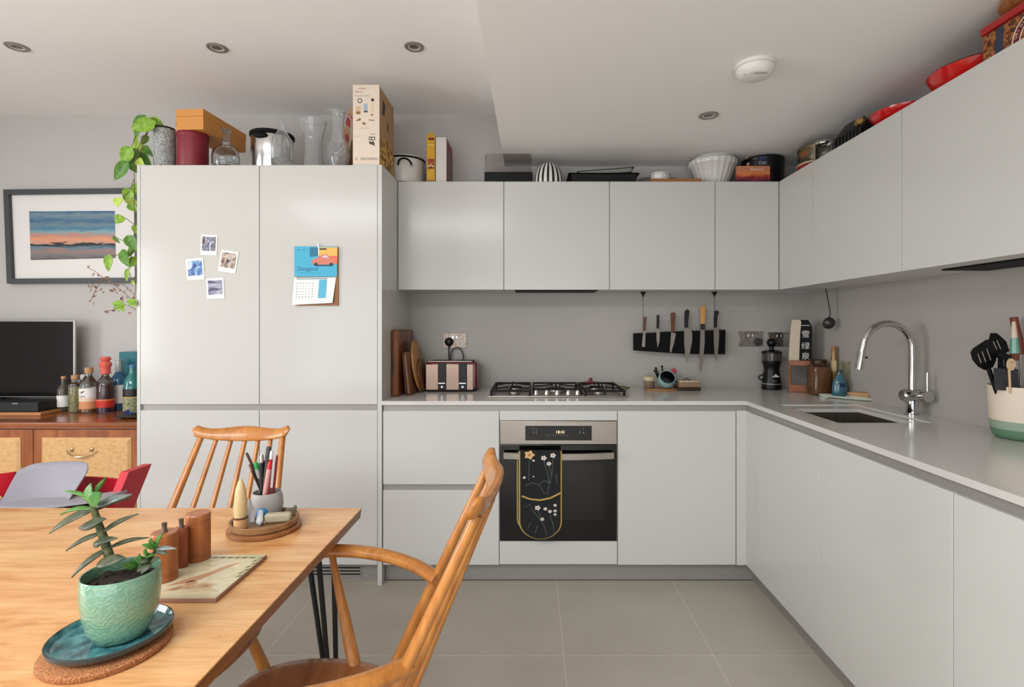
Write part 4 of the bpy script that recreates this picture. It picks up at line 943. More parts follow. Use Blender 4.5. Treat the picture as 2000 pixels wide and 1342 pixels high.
part('backing', MB(mat('kraft_backing', (150,108,72), .7)).box(P(580,0,yk).x, P(661,0,yk).x, yk-.006, YBASE-.0006, P(0,597,yk).z, P(0,483,yk).z), t)
TEAL = mat('calendar_blue', (64,168,200), .5)
up = part('upper_page', MB(TEAL).box(P(576.5,0,yk).x, P(659.5,0,yk).x, yk-.010, yk-.0075, P(0,541,yk).z, P(0,482,yk).z), t)
yy = yk-.0103
def cs(b, pts, m_, dy=0): b.m(m_); return b.slab([(P(a, 0, yk-.01).x, P(0, c, yk-.01).z) for a, c in pts], (0, yy-dy, 0), (1,0,0), (0,0,1))
b = MB(TEAL)
cs(b, [(620,483),(659,483),(659,515),(640,516),(622,505)], mat('cal_yellow', (226,176,84), .5))
cs(b, [(622,500),(659,500),(659,515),(622,515)], mat('cal_orange', (224,104,72), .5), .0002)
cs(b, [(605,483),(621,483),(621,500),(605,502)], mat('cal_navy', (26,110,142), .5), .0002)
cs(b, [(624,485),(638,485),(638,488),(624,488)], mat('cal_ink', (44,44,56), .5), .0003)
cs(b, [(609,509),(614,505),(624,504),(629,497),(640,497),(646,505),(654,508),(655,516),(612,517)], mat('cal_car', (206,120,96), .5), .0004)
cs(b, [(628,503),(631,499),(639,499),(642,504)], mat('cal_window', (196,190,206), .5), .0005)
for q in (617, 647): cs(b, [(q+4*math.cos(2*PI*i/14), 516.5+3.4*math.sin(2*PI*i/14)) for i in range(14)], mat('cal_ink', (44,44,56)), .0006)
cs(b, [(612,517),(652,517),(648,520),(616,520)], mat('cal_shadow_blue', (40,70,90), .5), .0003)
b.m(mat('cal_title', (28,72,110), .5)).text('Deugenis', (P(582.5,0,yk).x, yy, P(0,529,yk).z), (1,0,0), (0,0,1), .030, 'LEFT', .95)
for px in (582, 592): b.text('Nu' if px == 582 else 'wk', (P(px,0,yk).x, yy, P(0,490,yk).z), (1,0,0), (0,0,1), .012)
b.m(mat('cal_sub', (48,140,176), .5)).text('Kunstenaar en kind op pad', (P(583,0,yk).x, yy, P(0,534.5,yk).z), (1,0,0), (0,0,1), .011)
part('print', b, up)
lp = MB(PAPER); L0 = [(576,543),(657.5,542),(652,592),(574,596)]
q = [V(P(a,0,yk).x, yk-.008-(0 if c < 560 else .012), P(0,c,yk).z) for a, c in L0]; lp.loft([q, [p+V(0,.0012,0) for p in q]])
lo = part('lower_page', lp, t)
b = MB(TEAL); o_, u_, v_ = q[0], (q[1]-q[0]), (q[3]-q[0]); nrm = V(0,-.0008,0)
def lc(b, pts, m_): b.m(m_); vs = [o_+u_*a+v_*c+nrm for a, c in pts]; return b.add(vs, [tuple(range(len(vs)))])
lc(b, [(.60,.08),(.79,.08),(.79,.76),(.60,.76)], mat('cal_blue2', (86,172,204), .5)); lc(b, [(.06,.03),(.80,.03),(.80,.06),(.06,.06)], mat('cal_rule', (60,120,140), .5))
GI = mat('cal_grey_ink', (150,152,158), .6)
for r_ in range(6):
    for k in range(6): lc(b, [(.07+k*.075,.20+r_*.10),(.10+k*.075,.20+r_*.10),(.10+k*.075,.222+r_*.10),(.07+k*.075,.222+r_*.10)], GI if (r_*k) % 5 else mat('cal_ink', (44,44,56)))
part('print', b, lo)
part('hook', MB(mat('white_hook', (226,226,224), .4)).slab([(-.004,0),(.004,0),(.003,.05),(0,.062),(-.003,.05)], (P(623,0,yk).x, yk-.0105, P(0,497,yk).z), (1,0,0), (0,0,1), -.0025), t)

# ---------------------------------------------------------------- ceiling fittings
CR = mat('dull_nickel_rim', (150,145,138), .35, .5)
def spot(x, y, z, lab):
    t = thing('ceiling_spotlight', lab, 'ceiling light', (x, y, z-.006), 0, 'recessed ceiling spotlights')
    part('rim', MB(CR).lathe([(.046,-.0003),(.046,-.003),(.042,-.006),(.031,-.005),(.031,-.001)], (x,y,z), 36), t)
    part('inner_ring', MB(mat('spot_inner', (190,186,180), .4)).lathe([(.031,-.001),(.030,-.004),(.022,-.003),(.022,-.0005)], (x,y,z), 32), t)
    part('lamp', MB(mat('unlit_lamp', (104,98,90), .3, .3)).lathe([(.022,-.0006),(.012,-.0016),(0,-.002)], (x,y,z), 28), t)
for px, py, z, lab in ((33,91,ZC,'unlit ceiling spotlight at the far left, above the television side'),(424,93,ZC,'unlit ceiling spotlight above the plain left tall cupboard'),(809,91,ZC,'unlit ceiling spotlight nearest the step in the ceiling'),(1384,225,ZL,'unlit spotlight in the lowered ceiling beside the smoke alarm')):
    p = P(px, py, (z-H)*F/(CY-py)); spot(p.x, p.y, z, lab)
p = P(1471, 122, 1.0*F/(638-122)); x, y = p.x, p.y; x = (1466-CX)*2.07/F; y = 2.03
t = thing('smoke_alarm', 'round white smoke alarm on the lowered ceiling', 'smoke alarm', (x, y, ZL-.05))
AW = mat('alarm_white', (226,223,218), .4)
part('base', MB(AW).lathe([(.072,-.0003),(.073,-.013),(.066,-.014)], (x,y,ZL), 44), t)
b = MB(AW).lathe([(.067,-.0135),(.070,-.017),(.069,-.028),(.056,-.045),(.045,-.049),(0,-.050)], (x,y,ZL), 44); b.m(mat('alarm_slot', (120,116,112), .6)).lathe([(.0665,-.013),(.0665,-.017)], (x,y,ZL), 44); part('cover', b, t)
b = MB(mat('alarm_print', (70,68,66), .5)); b.text('IONO', (x-.018, y-.034, ZL-.0508), (1,0,0), (0,-1,0), .018); b.slab([(0,0),(.012,0),(.012,.004),(0,.004)], (x-.050, y-.018, ZL-.0475), (1,0,0), (0,-1,0)); part('print', b, t)

# ---------------------------------------------------------------- things on top of the tall cupboards
ZQ = ZT+.0004
def on(px, Y): return V((px-CX)*Y/F, Y, ZQ)
def zz_(py, Y): return H-(py-CY)*Y/F-ZT
def lath(name, part_, lab, cat, px, wpx, Y, prof, m_, ext=(), n=36, **kw):
    k = Y/F; st = math.sqrt(1+((px-CX)/F)**2); c_ = on(px, Y); r = wpx/2*k/st
    t = thing(name, lab, cat, c_); part(part_, MB(m_).lathe([(a*r, z) for a, z in prof(r)], c_, n, **kw), t)
    for nm, mm, pf in ext: part(nm, MB(mm).lathe([(a*r, z) for a, z in pf], c_, n), t)
    return t, c_, r
SPK = noise_mat('speckled_grey_stone', [(.44,(56,62,62)),(.5,(130,136,134)),(.56,(206,210,206))], nscale=75, detail=1, rough=.6)
Y1 = 2.80; h1 = zz_(255, Y1)
t, c_, r = lath('trailing_plant', 'planter', 'trailing heart-leaf plant in a speckled grey pot on the tall cupboard', 'plant', 322, 46, Y1, lambda r: [(0,0),(.98,0),(1,.004),(1,h1),(.93,h1),(.93,.10),(0,.10)], SPK)
LG = [noise_mat('leaf_green_a', [(.3,(96,140,40)),(.7,(150,186,60))], nscale=12, rough=.4, spec=.4), noise_mat('leaf_green_b', [(.3,(58,104,36)),(.7,(104,148,54))], nscale=12, rough=.4, spec=.4), noise_mat('leaf_lime', [(.3,(160,190,70)),(.7,(196,214,110))], nscale=12, rough=.4, spec=.4)]
def leaf(b, base, d, L, W_, nrm=(0,-1,0), curl=.15, fold=.25, heart=True):
    """leaf blade from base along d with a folded midrib; thin but two sided"""
    d = Vector(d).normalized(); nn = Vector(nrm); nn = (nn-d*nn.dot(d)).normalized(); s_ = d.cross(nn).normalized()
    N = 8; rows = []
    for i in range(N+1):
        t_ = i/N
        w_ = W_/2*(math.sin(PI*min(1, t_**.62))**.9 if heart else math.sin(PI*t_**.85)**.8); w_ = max(w_, .0003)
        bk_ = (-.10*L*(1-t_)**3 if heart else 0)
        ce = Vector(base)+d*(L*t_)-nn*(curl*L*t_*t_)
        rows.append([ce-s_*w_+nn*(fold*w_)+d*bk_, ce-s_*w_*.5+nn*(fold*w_*.35), ce, ce+s_*w_*.5+nn*(fold*w_*.35), ce+s_*w_+nn*(fold*w_)+d*bk_])
    th = nn*.0006; vs = [p+th for r_ in rows for p in r_]+[p-th for r_ in rows for p in r_]; fs = []; n = len(rows)*5
    for i in range(N):
        for j in range(4):
            a = i*5+j; fs.append((a, a+1, a+6, a+5)); fs.append((n+a, n+a+5, n+a+6, n+a+1))
    for i in range(N):
        a = i*5; fs.append((a, a+5, n+a+5, n+a)); a = i*5+4; fs.append((a, n+a, n+a+5, a+5))
    b.add(vs, fs)
# leaves: px, py of base, px, py of tip, width px, material, depth
LV = [(268,232,264,268,0,1,2.78),(282,228,262,262,22,1,2.74),(300,240,256,250,26,0,2.72),(296,232,318,248,18,0,2.76),(352,250,352,231,13,1,2.80),(268,258,262,290,8,0,2.78),
 (256,290,238,318,26,0,2.72),(268,294,246,322,28,1,2.76),(262,282,286,296,18,2,2.8),(248,318,222,350,22,1,2.70),(262,320,268,336,20,1,2.75),(272,300,292,322,20,1,2.80),
 (266,360,268,382,16,0,2.74),(256,372,242,388,20,0,2.71),(236,388,228,402,24,2,2.70),(246,388,268,398,16,2,2.75),(252,398,268,412,16,0,2.78),(240,424,226,434,20,0,2.70),
 (264,440,268,458,14,0,2.75),(250,462,264,488,20,1,2.72),(262,484,250,500,14,1,2.75),(222,462,232,474,8,1,2.71),(214,500,210,528,16,0,2.70),(240,490,250,520,22,1,2.71),(266,504,254,520,16,0,2.74),(250,526,246,548,9,0,2.72),(258,548,262,556,6,2,2.74),
 (290,268,274,280,14,1,2.80),(282,286,296,304,14,1,2.79),(270,312,280,328,16,2,2.74)]
lf = [MB(LG[0]), MB(LG[1]), MB(LG[2])]
for i, (bx1, by1, tx1_, ty1, w_, mi, Y) in enumerate(LV):
    if w_ == 0: continue
    xmax = -2.03
    B0, T0 = P(bx1, by1, Y), P(tx1_, ty1, Y-.015*((i % 3)-1))
    if B0.z < ZT+.01: B0.x = min(B0.x, xmax); T0.x = min(T0.x, xmax)
    lb = MB(LG[mi]); leaf(lb, B0, T0-B0, (T0-B0).length*1.05+.004, w_*Y/F*1.05, (.25*math.sin(i*2.1), -1, .35*math.cos(i*1.7)), .12, .3)
    part('leaf', lb, t)
STM = mat('vine_stem', (110,92,50), .6)
def stem(b, pts, r=.0018):
    b.tube([P(a, c, Y) if P(a, c, Y).z > ZT else V(min(P(a, c, Y).x, -2.03), Y, P(a, c, Y).z) for a, c, Y in pts], r, 6)
b = MB(STM)
top_ = (318,250,2.79)
for q in ([top_,(300,244,2.75),(284,262,2.74),(270,290,2.74),(262,320,2.72),(263,360,2.72),(262,400,2.72),(264,440,2.73),(260,470,2.73),(256,500,2.73),(252,528,2.72),(258,552,2.73)],
          [top_,(304,232,2.76),(284,230,2.75)], [top_,(296,248,2.76),(280,270,2.77),(266,262,2.78),(256,290,2.74)], [(336,252,2.80),(344,262,2.79),(350,252,2.80),(352,245,2.80)],
          [top_,(290,256,2.77),(276,290,2.78),(272,318,2.76)], [(262,350,2.72),(254,372,2.71),(240,386,2.70)], [(264,440,2.73),(248,428,2.71),(240,424,2.70)], [(262,480,2.73),(240,470,2.71),(222,462,2.71)], [(254,500,2.73),(228,498,2.71),(214,500,2.70)],
          [top_,(322,262,2.78),(330,268,2.79)]): stem(b, q)
part('stem', b, t)
part('soil', MB(mat('dark_soil', (40,30,24), .9)).cyl(c_+V(0,0,.1), r*.92, .12, 28), t)
# dried stems with small withered leaves
b = MB(mat('dry_stem', (108,80,64), .7)); DM = [mat('dry_leaf', (128,92,80), .8), mat('dry_leaf_pale', (150,120,104), .8)]
tt = t
for q in ([(262,590,2.72),(236,566,2.70),(204,545,2.69),(186,530,2.69),(170,522,2.68)], [(262,575,2.72),(246,560,2.70),(230,548,2.69)], [(262,602,2.72),(244,595,2.70),(222,606,2.70),(204,608,2.69)], [(240,594,2.70),(240,578,2.70)], [(204,545,2.69),(182,552,2.69),(176,570,2.69)], [(204,545,2.69),(190,560,2.69),(178,586,2.69)], [(262,588,2.72),(266,560,2.72),(262,540,2.73)]): stem(b, q, .0014)
part('dry_stem', b, tt)
random.seed(3)
dl = [MB(DM[0]), MB(DM[1])]
for px, py in [(172,524),(186,534),(196,538),(204,546),(212,540),(216,548),(224,553),(230,560),(222,562),(214,566),(204,570),(196,568),(186,572),(180,580),(176,590),(182,596),(176,562),(184,558),(236,568),(244,572),(250,580),(238,580),(230,574),(256,570),(258,582),(248,566),(204,608),(212,612),(218,606),(262,596),(256,590),(262,606),(250,612)]:
    Y = 2.70; p0 = P(px, py, Y); a = random.uniform(0, 6.28); L = random.uniform(.012, .022)
    leaf(dl[random.randrange(2)], p0, (math.cos(a), random.uniform(-.4,.4), math.sin(a)), L, L*.6, (random.uniform(-.5,.5), -1, random.uniform(-.5,.5)), .3, .5, False)
for b in dl:
    o_ = part('dry_leaves', b, tt); o_['kind'] = 'stuff'
for (px, py, px2, py2, w_) in ((238,592,226,606,22),(262,586,254,598,16)):
    B0, T0 = P(px, py, 2.70), P(px2, py2, 2.69)
    for da in (-.9, -.3, .3, .9):
        d_ = (T0-B0); d2 = Matrix.Rotation(da, 3, 'Y') @ d_; lb = MB(LG[0]); leaf(lb, B0, d2, d_.length*1.1, w_*2.7/F*.5, (0,-1,.2), .1, .3); part('leaf', lb, tt)

BUR = noise_mat('burgundy_tin', [(0,(118,26,40)),(1,(134,34,48))], nscale=8, rough=.45)
h2 = zz_(262, 2.80)
t, c_, r = lath('round_tin', 'body', 'burgundy round tin beside the trailing plant', 'tin', 377, 64, 2.81, lambda r: [(0,0),(.97,0),(.99,.003),(.985,h2-.022)], BUR, [('lid', BUR, [(1.0,h2-.024),(1.02,h2-.020),(1.02,h2-.002),(1,h2),(0,h2)]), ('rim_line', mat('tin_dark_line', (70,20,28), .5), [(.995,0.0005),(1.0,.006),(.99,.010)])])
# orange wooden box resting on the two pots
b = MB(noise_mat('orange_box', [(0,(196,132,62)),(1,(212,148,76))], scale=(2,2,20), nscale=3, rough=.6))
zb = ZT+h2+.0015
A_ = V((412-CX)*2.80/F, 2.80, zb); h3 = .105
rot = math.radians(15)
Mx = Matrix.Translation((A_.x, 2.745, zb)) @ Matrix.Rotation(.0, 4, 'Z')
t = thing('storage_box', 'orange brown wooden box with a lid balanced on the tins', 'box', (A_.x-.02, 2.86, zb))
quad = [V(A_.x-.145, 2.745, 0), V(A_.x, 2.735, 0), V((480-CX)*3.10/F+.0, 3.10, 0), V((480-CX)*3.10/F-.16, 3.12, 0)]
def pr(b, q, z0, z1, e=0):
    c0 = sum(q, V(0,0,0))/4; s_ = [c0+(p-c0)*(1+e) for p in q]; b.loft([[p+V(0,0,z0) for p in s_], [p+V(0,0,z1) for p in s_]])
pr(b, quad, zb, zb+.068); part('body', b, t)
b = MB(_M['orange_box']); pr(b, quad, zb+.0685, zb+.105, .012); part('lid', b, t)
# box support behind: upright grey tin hidden under the far end
t, c_, r = lath('glass_carboy', 'glass', 'clear round bodied glass bottle in front of the orange box', 'bottle', 441, 56, 2.765, lambda r: [(0,.0),(.9,0),(1,.02),(1,.062),(.93,.085),(.6,.108),(.34,.122),(.28,.14),(.27,.185),(.36,.188),(.38,.205),(.30,.207),(.29,.192),(.21,.188),(.22,.14),(.28,.118),(.56,.104),(.88,.08),(.95,.06),(.95,.02),(.85,.006),(0,.006)], mat('grey_glass', (226,230,230), .02, trans=1))
h4 = zz_(262, 2.88)
t, c_, r = lath('stock_pot', 'body', 'stainless steel stock pot with a black rim on the tall cupboard', 'pot', 532, 88, 2.90, lambda r: [(0,0),(.94,0),(.96,.004),(.95,h4-.02),(.90,h4-.02),(.88,.02),(0,.012)], mat('polished_steel', (190,188,186), .18, 1), [('rim', BLACKM, [(.955,h4-.022),(1.02,h4-.016),(1.02,h4-.002),(.98,h4+.002),(.91,h4),(.90,h4-.018)])])
b = MB(BLACKM).ell((c_.x-.012, c_.y-r*.97, ZT+h4-.035), .04, .012, .016); part('handle', b, t)
GL2 = mat('thin_glass', (246,248,248), .03, trans=.93, ior=1.36)
def shell(pf, th=.0022):
    """closed glass wall from an outer profile (r, z)"""
    return pf+[(max(a-th, .0006), z+(th if i == len(pf)-1 or z == pf[0][1] else 0)) for i, (a, z) in reversed(list(enumerate(pf)))]
def glass(name, lab, cat, px, Y, pf, m_=GL2, th=.0022, flute=None, sub=None):
    c_ = on(px, Y); t = thing(name, lab, cat, c_); part('glass', MB(m_).lathe([(.0005,0)]+shell(pf, th)[:-1]+[(.0005, pf[0][1]+th)], c_, 40, flute=flute), t); return t, c_
k = 2.76/F
glass('glass_cloche', 'clear glass bell with a pointed top in front of the steel pot', 'glass', 551, 2.76, [(.052,0),(.053,.04),(.053,.10),(.047,.145),(.030,.175),(.016,.205),(.009,.235),(.004,.252)])
glass('glass_vase', 'wide clear glass vase with flared mouth between the bell and the jug', 'vase', 612, 2.80, [(.050,0),(.052,.01),(.048,.06),(.044,.12),(.046,.165),(.058,.215),(.068,.258)])
glass('glass_vase', 'clear straight glass jar half hidden between bell and wide vase', 'vase', 640, 2.93, [(.045,0),(.046,.01),(.046,.19)])
t, c_ = glass('glass_jug', 'tall clear glass jug with cut diamond belly beside the tall carton', 'jug', 661, 2.77, [(.032,0),(.040,.008),(.050,.035),(.056,.075),(.052,.115),(.038,.145),(.030,.18),(.027,.22),(.030,.26),(.036,.29)], flute=None)
b = MB(mat('cut_glass_lines', (206,204,208), .15, trans=.6))
for s_ in (-1, 1):
    for j in range(10):
        a0 = 2*PI*j/10; q = []
        for i in range(13):
            u = i/12; z = .02+.105*u; rr_ = .0415+.0155*math.sin(PI*min(1, u*1.0)); a = a0+s_*u*2.0; q.append(c_+V(rr_*math.cos(a), rr_*math.sin(a), z))
        b.tube(q, .0011, 5)
part('cut_pattern', b, t)
b = MB(GL2).tube([c_+V(.036,0,.27), c_+V(.055,0,.275), c_+V(.068,0,.25), c_+V(.066,0,.17), c_+V(.055,0,.12)], .0045, 10); part('handle', b, t)
b = MB(GL2).lathe([(.036,.285),(.050,.300),(.048,.302),(.034,.288)], c_+V(-.012,-.0,0), 30, sx=1, sy=.7); part('lip', b, t)
# tall carton
Yc = 2.735; x0, x1 = (689-CX)*Yc/F, (741-CX)*Yc/F; zc_ = H-(165.5-CY)*Yc/F
t = thing('tall_carton', 'tall cream product carton with small pictures and lettering on the tall cupboard', 'box', ((x0+x1)/2, Yc+.15, ZT))
CARD = mat('cream_card', (222,206,188), .6); KR = noise_mat('kraft_card', [(0,(158,122,86)),(1,(178,142,104))], nscale=6, rough=.8)
b = MB(CARD).box(x0, x1, Yc, Yc+.28, ZT+.001, zc_, .0015)
b.m(KR).box(x1+.0002, x1+.0008, Yc+.004, Yc+.276, ZT+.003, zc_-.008)
b.m(mat('dark_photo', (44,34,30), .6)).slab([(.05,.29),(.09,.29),(.11,.36),(.06,.372)], (x1+.001, Yc, ZT), (0,1,0), (0,0,1))
b.slab([(.14,.24),(.165,.235),(.17,.28),(.15,.29)], (x1+.001, Yc, ZT), (0,1,0), (0,0,1))
b.m(noise_mat('pasta_photo', [(.42,(96,64,24)),(.5,(176,132,56)),(.6,(206,166,90))], scale=(1,6,14), nscale=3, rough=.5)).slab([(.006,.01),(.27,.01),(.27,.12),(.20,.19),(.10,.17),(.006,.15)], (x1+.001, Yc, ZT), (0,1,0), (0,0,1))
part('carton', b, t)
b = MB(KR); kc = Yc/F; z = lambda py: H-(py-CY)*kc; X = lambda px: (px-CX)*kc; yy = Yc-.0004
pk = lambda cpx, cpy: (680+cpx/7.89, 160+cpy/7.89)
def fp_(pts, m_): part('printed_picture', MB(m_).slab([(X(pk(a, c)[0]), z(pk(a, c)[1])) for a, c in pts], (0, yy, 0), (1,0,0), (0,0,1)), t)
def disc_(cx_, cy_, r1, r0=0): return [(cx_+r1*math.cos(2*PI*i/20), cy_+r1*math.sin(2*PI*i/20)) for i in range(20)]
INK = mat('carton_ink', (70,66,64), .6); BR = mat('carton_brown', (150,104,64), .6)
fp_(disc_(180,290,38), INK); yy -= .0002; fp_(disc_(180,290,25), CARD); yy += .0002
fp_([(120,375),(195,375),(190,498),(120,498)], mat('carton_tan', (206,178,140), .6)); yy -= .0002; fp_([(122,455),(192,455),(186,498),(122,498)], BR); yy += .0002
fp_([(240,335),(300,335),(300,470),(240,470)], mat('carton_blue', (160,176,196), .6)); yy -= .0002; fp_([(238,445),(300,445),(298,470),(244,470)], INK); yy += .0002
fp_([(352,325),(395,325),(392,480),(355,480)], mat('carton_sand', (218,196,158), .6)); fp_(disc_(377,278,24), mat('carton_dark', (60,48,42), .6)); fp_([(350,498),(390,498),(390,520),(350,520)], BR)
fp_([(118,590),(150,582),(165,560),(198,560),(192,596),(130,604)], BR); fp_([(315,580),(402,588),(402,604),(315,594)], BR); fp_([(212,622),(262,622),(272,655),(250,668),(222,648)], BR)
for q in (((318,845),(415,845),(415,900),(318,900)), ((312,920),(400,920),(412,985),(330,955))): fp_(q, INK)
yy -= .0002; fp_([(330,858),(352,858),(352,888),(330,888)], CARD); fp_([(370,858),(402,858),(402,888),(370,888)], CARD); yy += .0002
b.m(INK); T = lambda s_, a, c, sz, m_=INK: (b.m(m_), b.text(s_, (X(pk(a, 0)[0]), yy, z(pk(0, c)[1])), (1,0,0), (0,0,1), sz))
RD = mat('carton_red', (170,80,60), .6)
T('swilden', 160, 112, .013, RD); T('Swilb art', 105, 162, .011); T('Art on grain proof set', 105, 222, .0085); T('Nutmix', 345, 812, .009); T('Ceylon flour', 205, 718, .008, RD); T('DRUVREIN', 190, 1205, .0185); T('LJ', 105, 1200, .018)
T('a fine taste', 105, 845, .007, mat('carton_grey', (168,160,152), .6))
part('lettering', b, t)
# cardboard box leaning behind it
b = MB(KR); x = X(689)-.03
Mx = Matrix.Translation((-1.0, 2.93, ZT+.002)) ; b.x(Matrix.Translation(((668-CX)*2.98/F-.055, 2.98, ZT+.022)) @ Matrix.Rotation(.25, 4, 'Y')); b.box(-.0, .06, 0, .22, 0, .40, .002)
b.m(mat('box_red', (150,52,44), .6)).slab([(.0,.30),(.058,.27),(.058,.33),(0,.36)], (0,-.0006,0), (1,0,0), (0,0,1)); b.slab([(.01,.22),(.058,.19),(.058,.215),(.02,.25)], (0,-.0006,0), (1,0,0), (0,0,1))
solo('cardboard_box', b, 'brown cardboard box with red marks tilted behind the tall cream carton', 'box')

# ---------------------------------------------------------------- things on top of the back wall cupboards
def upb(px, Y): return V((px-CX)*Y/F, Y, ZQ)
Ya = 3.165; h5 = .175
c_ = upb(789, Ya); c_.x = (-.764+.012+.118); r = .112; EN = mat('white_enamel', (206,204,198), .25, coat=.4)
c_ = V((791-CX)*3.16/F, 3.165, ZQ)
t = thing('enamel_pot', 'white enamel casserole pot with black handle beside the tall unit', 'pot', c_)
part('body', MB(EN).lathe([(0,0),(.098,0),(.110,.014),(.112,.03),(.112,.158),(.107,.158),(.105,.02),(0,.012)], c_, 44), t)
b = MB(EN).lathe([(.113,.158),(.117,.164),(.112,.170),(.05,.184),(0,.188)], c_, 44); part('lid', b, t)
part('black_rim', MB(BLACKM).lathe([(.1135,.152),(.1165,.156),(.116,.162),(.1135,.163)], c_, 44), t); part('foot', MB(BLACKM).lathe([(.098,.0),(.104,.001),(.110,.010),(.108,.013)], c_, 44), t)
b = MB(BLACKM); hc = c_+V(.025,-.110,.105)
b.tube([hc+V(.038*math.cos(PI*i/10), -.004-.026*math.sin(PI*i/10), .030*math.sin(PI*i/10)) for i in range(11)], .0055, 10); part('handle', b, t)
for s_ in (-1,1): part('bracket', MB(CHROME).ell((hc.x+s_*.038, hc.y+.001, hc.z-.002), .008, .006, .006, 12, 8), t)
Yg = 3.06; x0, x1 = (833-CX)*Yg/F, (849.5-CX)*Yg/F; zt_ = H-(264-CY)*Yg/F
t = thing('snack_box', 'narrow yellow food packet with red and brown pictures next to the enamel pot', 'packet', ((x0+x1)/2, Yg+.06, ZT))
YEL = mat('packet_yellow', (206,158,34), .5)
b = MB(YEL).box(x0, x1, Yg, Yg+.11, ZQ, zt_, .003); b.add([(x0+.004, Yg, zt_), (x1-.004, Yg, zt_), (x1-.004, Yg+.004, zt_), (x0+.004, Yg+.004, zt_), ((x0+x1)/2+.006, Yg+.004, zt_+.022)], [(0,1,4),(1,2,4),(2,3,4),(3,0,4)]); part('packet', b, t)
b = MB(mat('packet_red', (150,44,32), .5)); yy = Yg-.0004
def q4(x_, z_, w_, h_, m_): b.m(m_).slab([(0,0),(w_,0),(w_,h_),(0,h_)], (x0+x_, yy, ZT+z_), (1,0,0), (0,0,1))
q4(.008,.085,.036,.030,mat('packet_brown',(110,40,30),.5)); q4(.008,.118,.036,.024,mat('packet_red',(150,44,32))); q4(.010,.250,.034,.014,mat('packet_brown',(110,40,30))); q4(.004,.218,.040,.006,mat('packet_cream',(232,206,120),.5)); q4(.006,.012,.036,.010,mat('packet_brown',(110,40,30)))
b.m(mat('packet_cream',(232,206,120))).text('SNACK', (x0+.008, yy-.0002, ZT+.0145), (1,0,0), (0,0,1), .010); yy -= .0003
for i in range(3): b.m(mat('packet_cream2',(226,196,160),.5)).slab([(.006*math.cos(a*.7), .006*math.sin(a*.7)) for a in range(9)], (x0+.014+.011*i, yy, ZT+.10+.006*(i % 2)), (1,0,0), (0,0,1))
part('print', b, t)
x2, x3 = (851-CX)*Yg/F, (872-CX)*Yg/F; zt_ = H-(268-CY)*Yg/F
t = thing('cereal_box', 'white carton with a dark red side standing right of the yellow packet', 'box', ((x2+x3)/2, Yg+.1, ZT))
b = MB(mat('white_card', (214,208,202), .6)).box(x2, x3, Yg, Yg+.22, ZQ, zt_, .002); b.m(mat('crimson_card', (132,44,48), .5)).slab([(0,0),(.215,0),(.215,zt_-ZT-.004),(0,zt_-ZT-.004)], (x3+.0005, Yg+.003, ZQ+.001), (0,1,0), (0,0,1))
b.m(mat('card_grey', (120,96,92), .5)).slab([(.04,.03),(.17,.03),(.17,.20),(.04,.21)], (x3+.0009, Yg+.003, ZQ), (0,1,0), (0,0,1)); part('carton', b, t)
# smoky lidded plastic box
Yh = 3.06; x0, x1 = (946-CX)*Yh/F, (1040-CX)*Yh/F
t = thing('cake_carrier', 'clear plastic lidded box with a black base on the wall cupboards', 'box', ((x0+x1)/2, Yh+.1, ZT))
h6 = H-(328-CY)*Yh/F-ZT
part('base', MB(mat('matt_black_tray', (12,14,13), .45, spec=.25)).box(x0, x1, Yh, Yh+.2, ZQ, ZQ+.040+.028, .006), t)
z1 = H-(299-CY)*Yh/F
b = MB(mat('smoky_clear_plastic', (232,230,228), .03, trans=1, ior=1.03)); e = .002
b.box(x0+.002, x1-.004, Yh+.003, Yh+.197, ZQ+.0685, z1, .012); part('cover', b, t)
Yj = 3.10; c_ = upb(1072, Yj)
t = thing('striped_vase', 'small white vase with vertical black stripes on the wall cupboards', 'vase', c_)
def stripes():
    m = mat('black_white_stripes', (226,224,218), .35); n, l, b_ = nodes(m); tc = n.new('ShaderNodeTexCoord'); sp = n.new('ShaderNodeSeparateXYZ'); l.new(tc.outputs['Object'], sp.inputs[0])
    at_ = n.new('ShaderNodeMath'); at_.operation = 'ARCTAN2'; l.new(sp.outputs[1], at_.inputs[0]); l.new(sp.outputs[0], at_.inputs[1])
    mu = n.new('ShaderNodeMath'); mu.operation = 'MULTIPLY'; mu.inputs[1].default_value = 18; l.new(at_.outputs[0], mu.inputs[0])
    si = n.new('ShaderNodeMath'); si.operation = 'SINE'; l.new(mu.outputs[0], si.inputs[0])
    gt = n.new('ShaderNodeMath'); gt.operation = 'GREATER_THAN'; gt.inputs[1].default_value = .15; l.new(si.outputs[0], gt.inputs[0])
    mx = n.new('ShaderNodeMix'); mx.data_type = 'RGBA'; l.new(gt.outputs[0], mx.inputs[0]); mx.inputs[6].default_value = (*lin((218,215,209)), 1); mx.inputs[7].default_value = (*lin((20,19,19)), 1)
    l.new(mx.outputs[2], b_.inputs['Base Color']); return m
part('body', MB(stripes()).lathe([(0,0),(.088,0),(.090,.01),(.086,.045),(.072,.085),(.050,.112),(.044,.118),(.040,.118),(.046,.11),(.07,.08),(0,.06)], c_, 48), t)
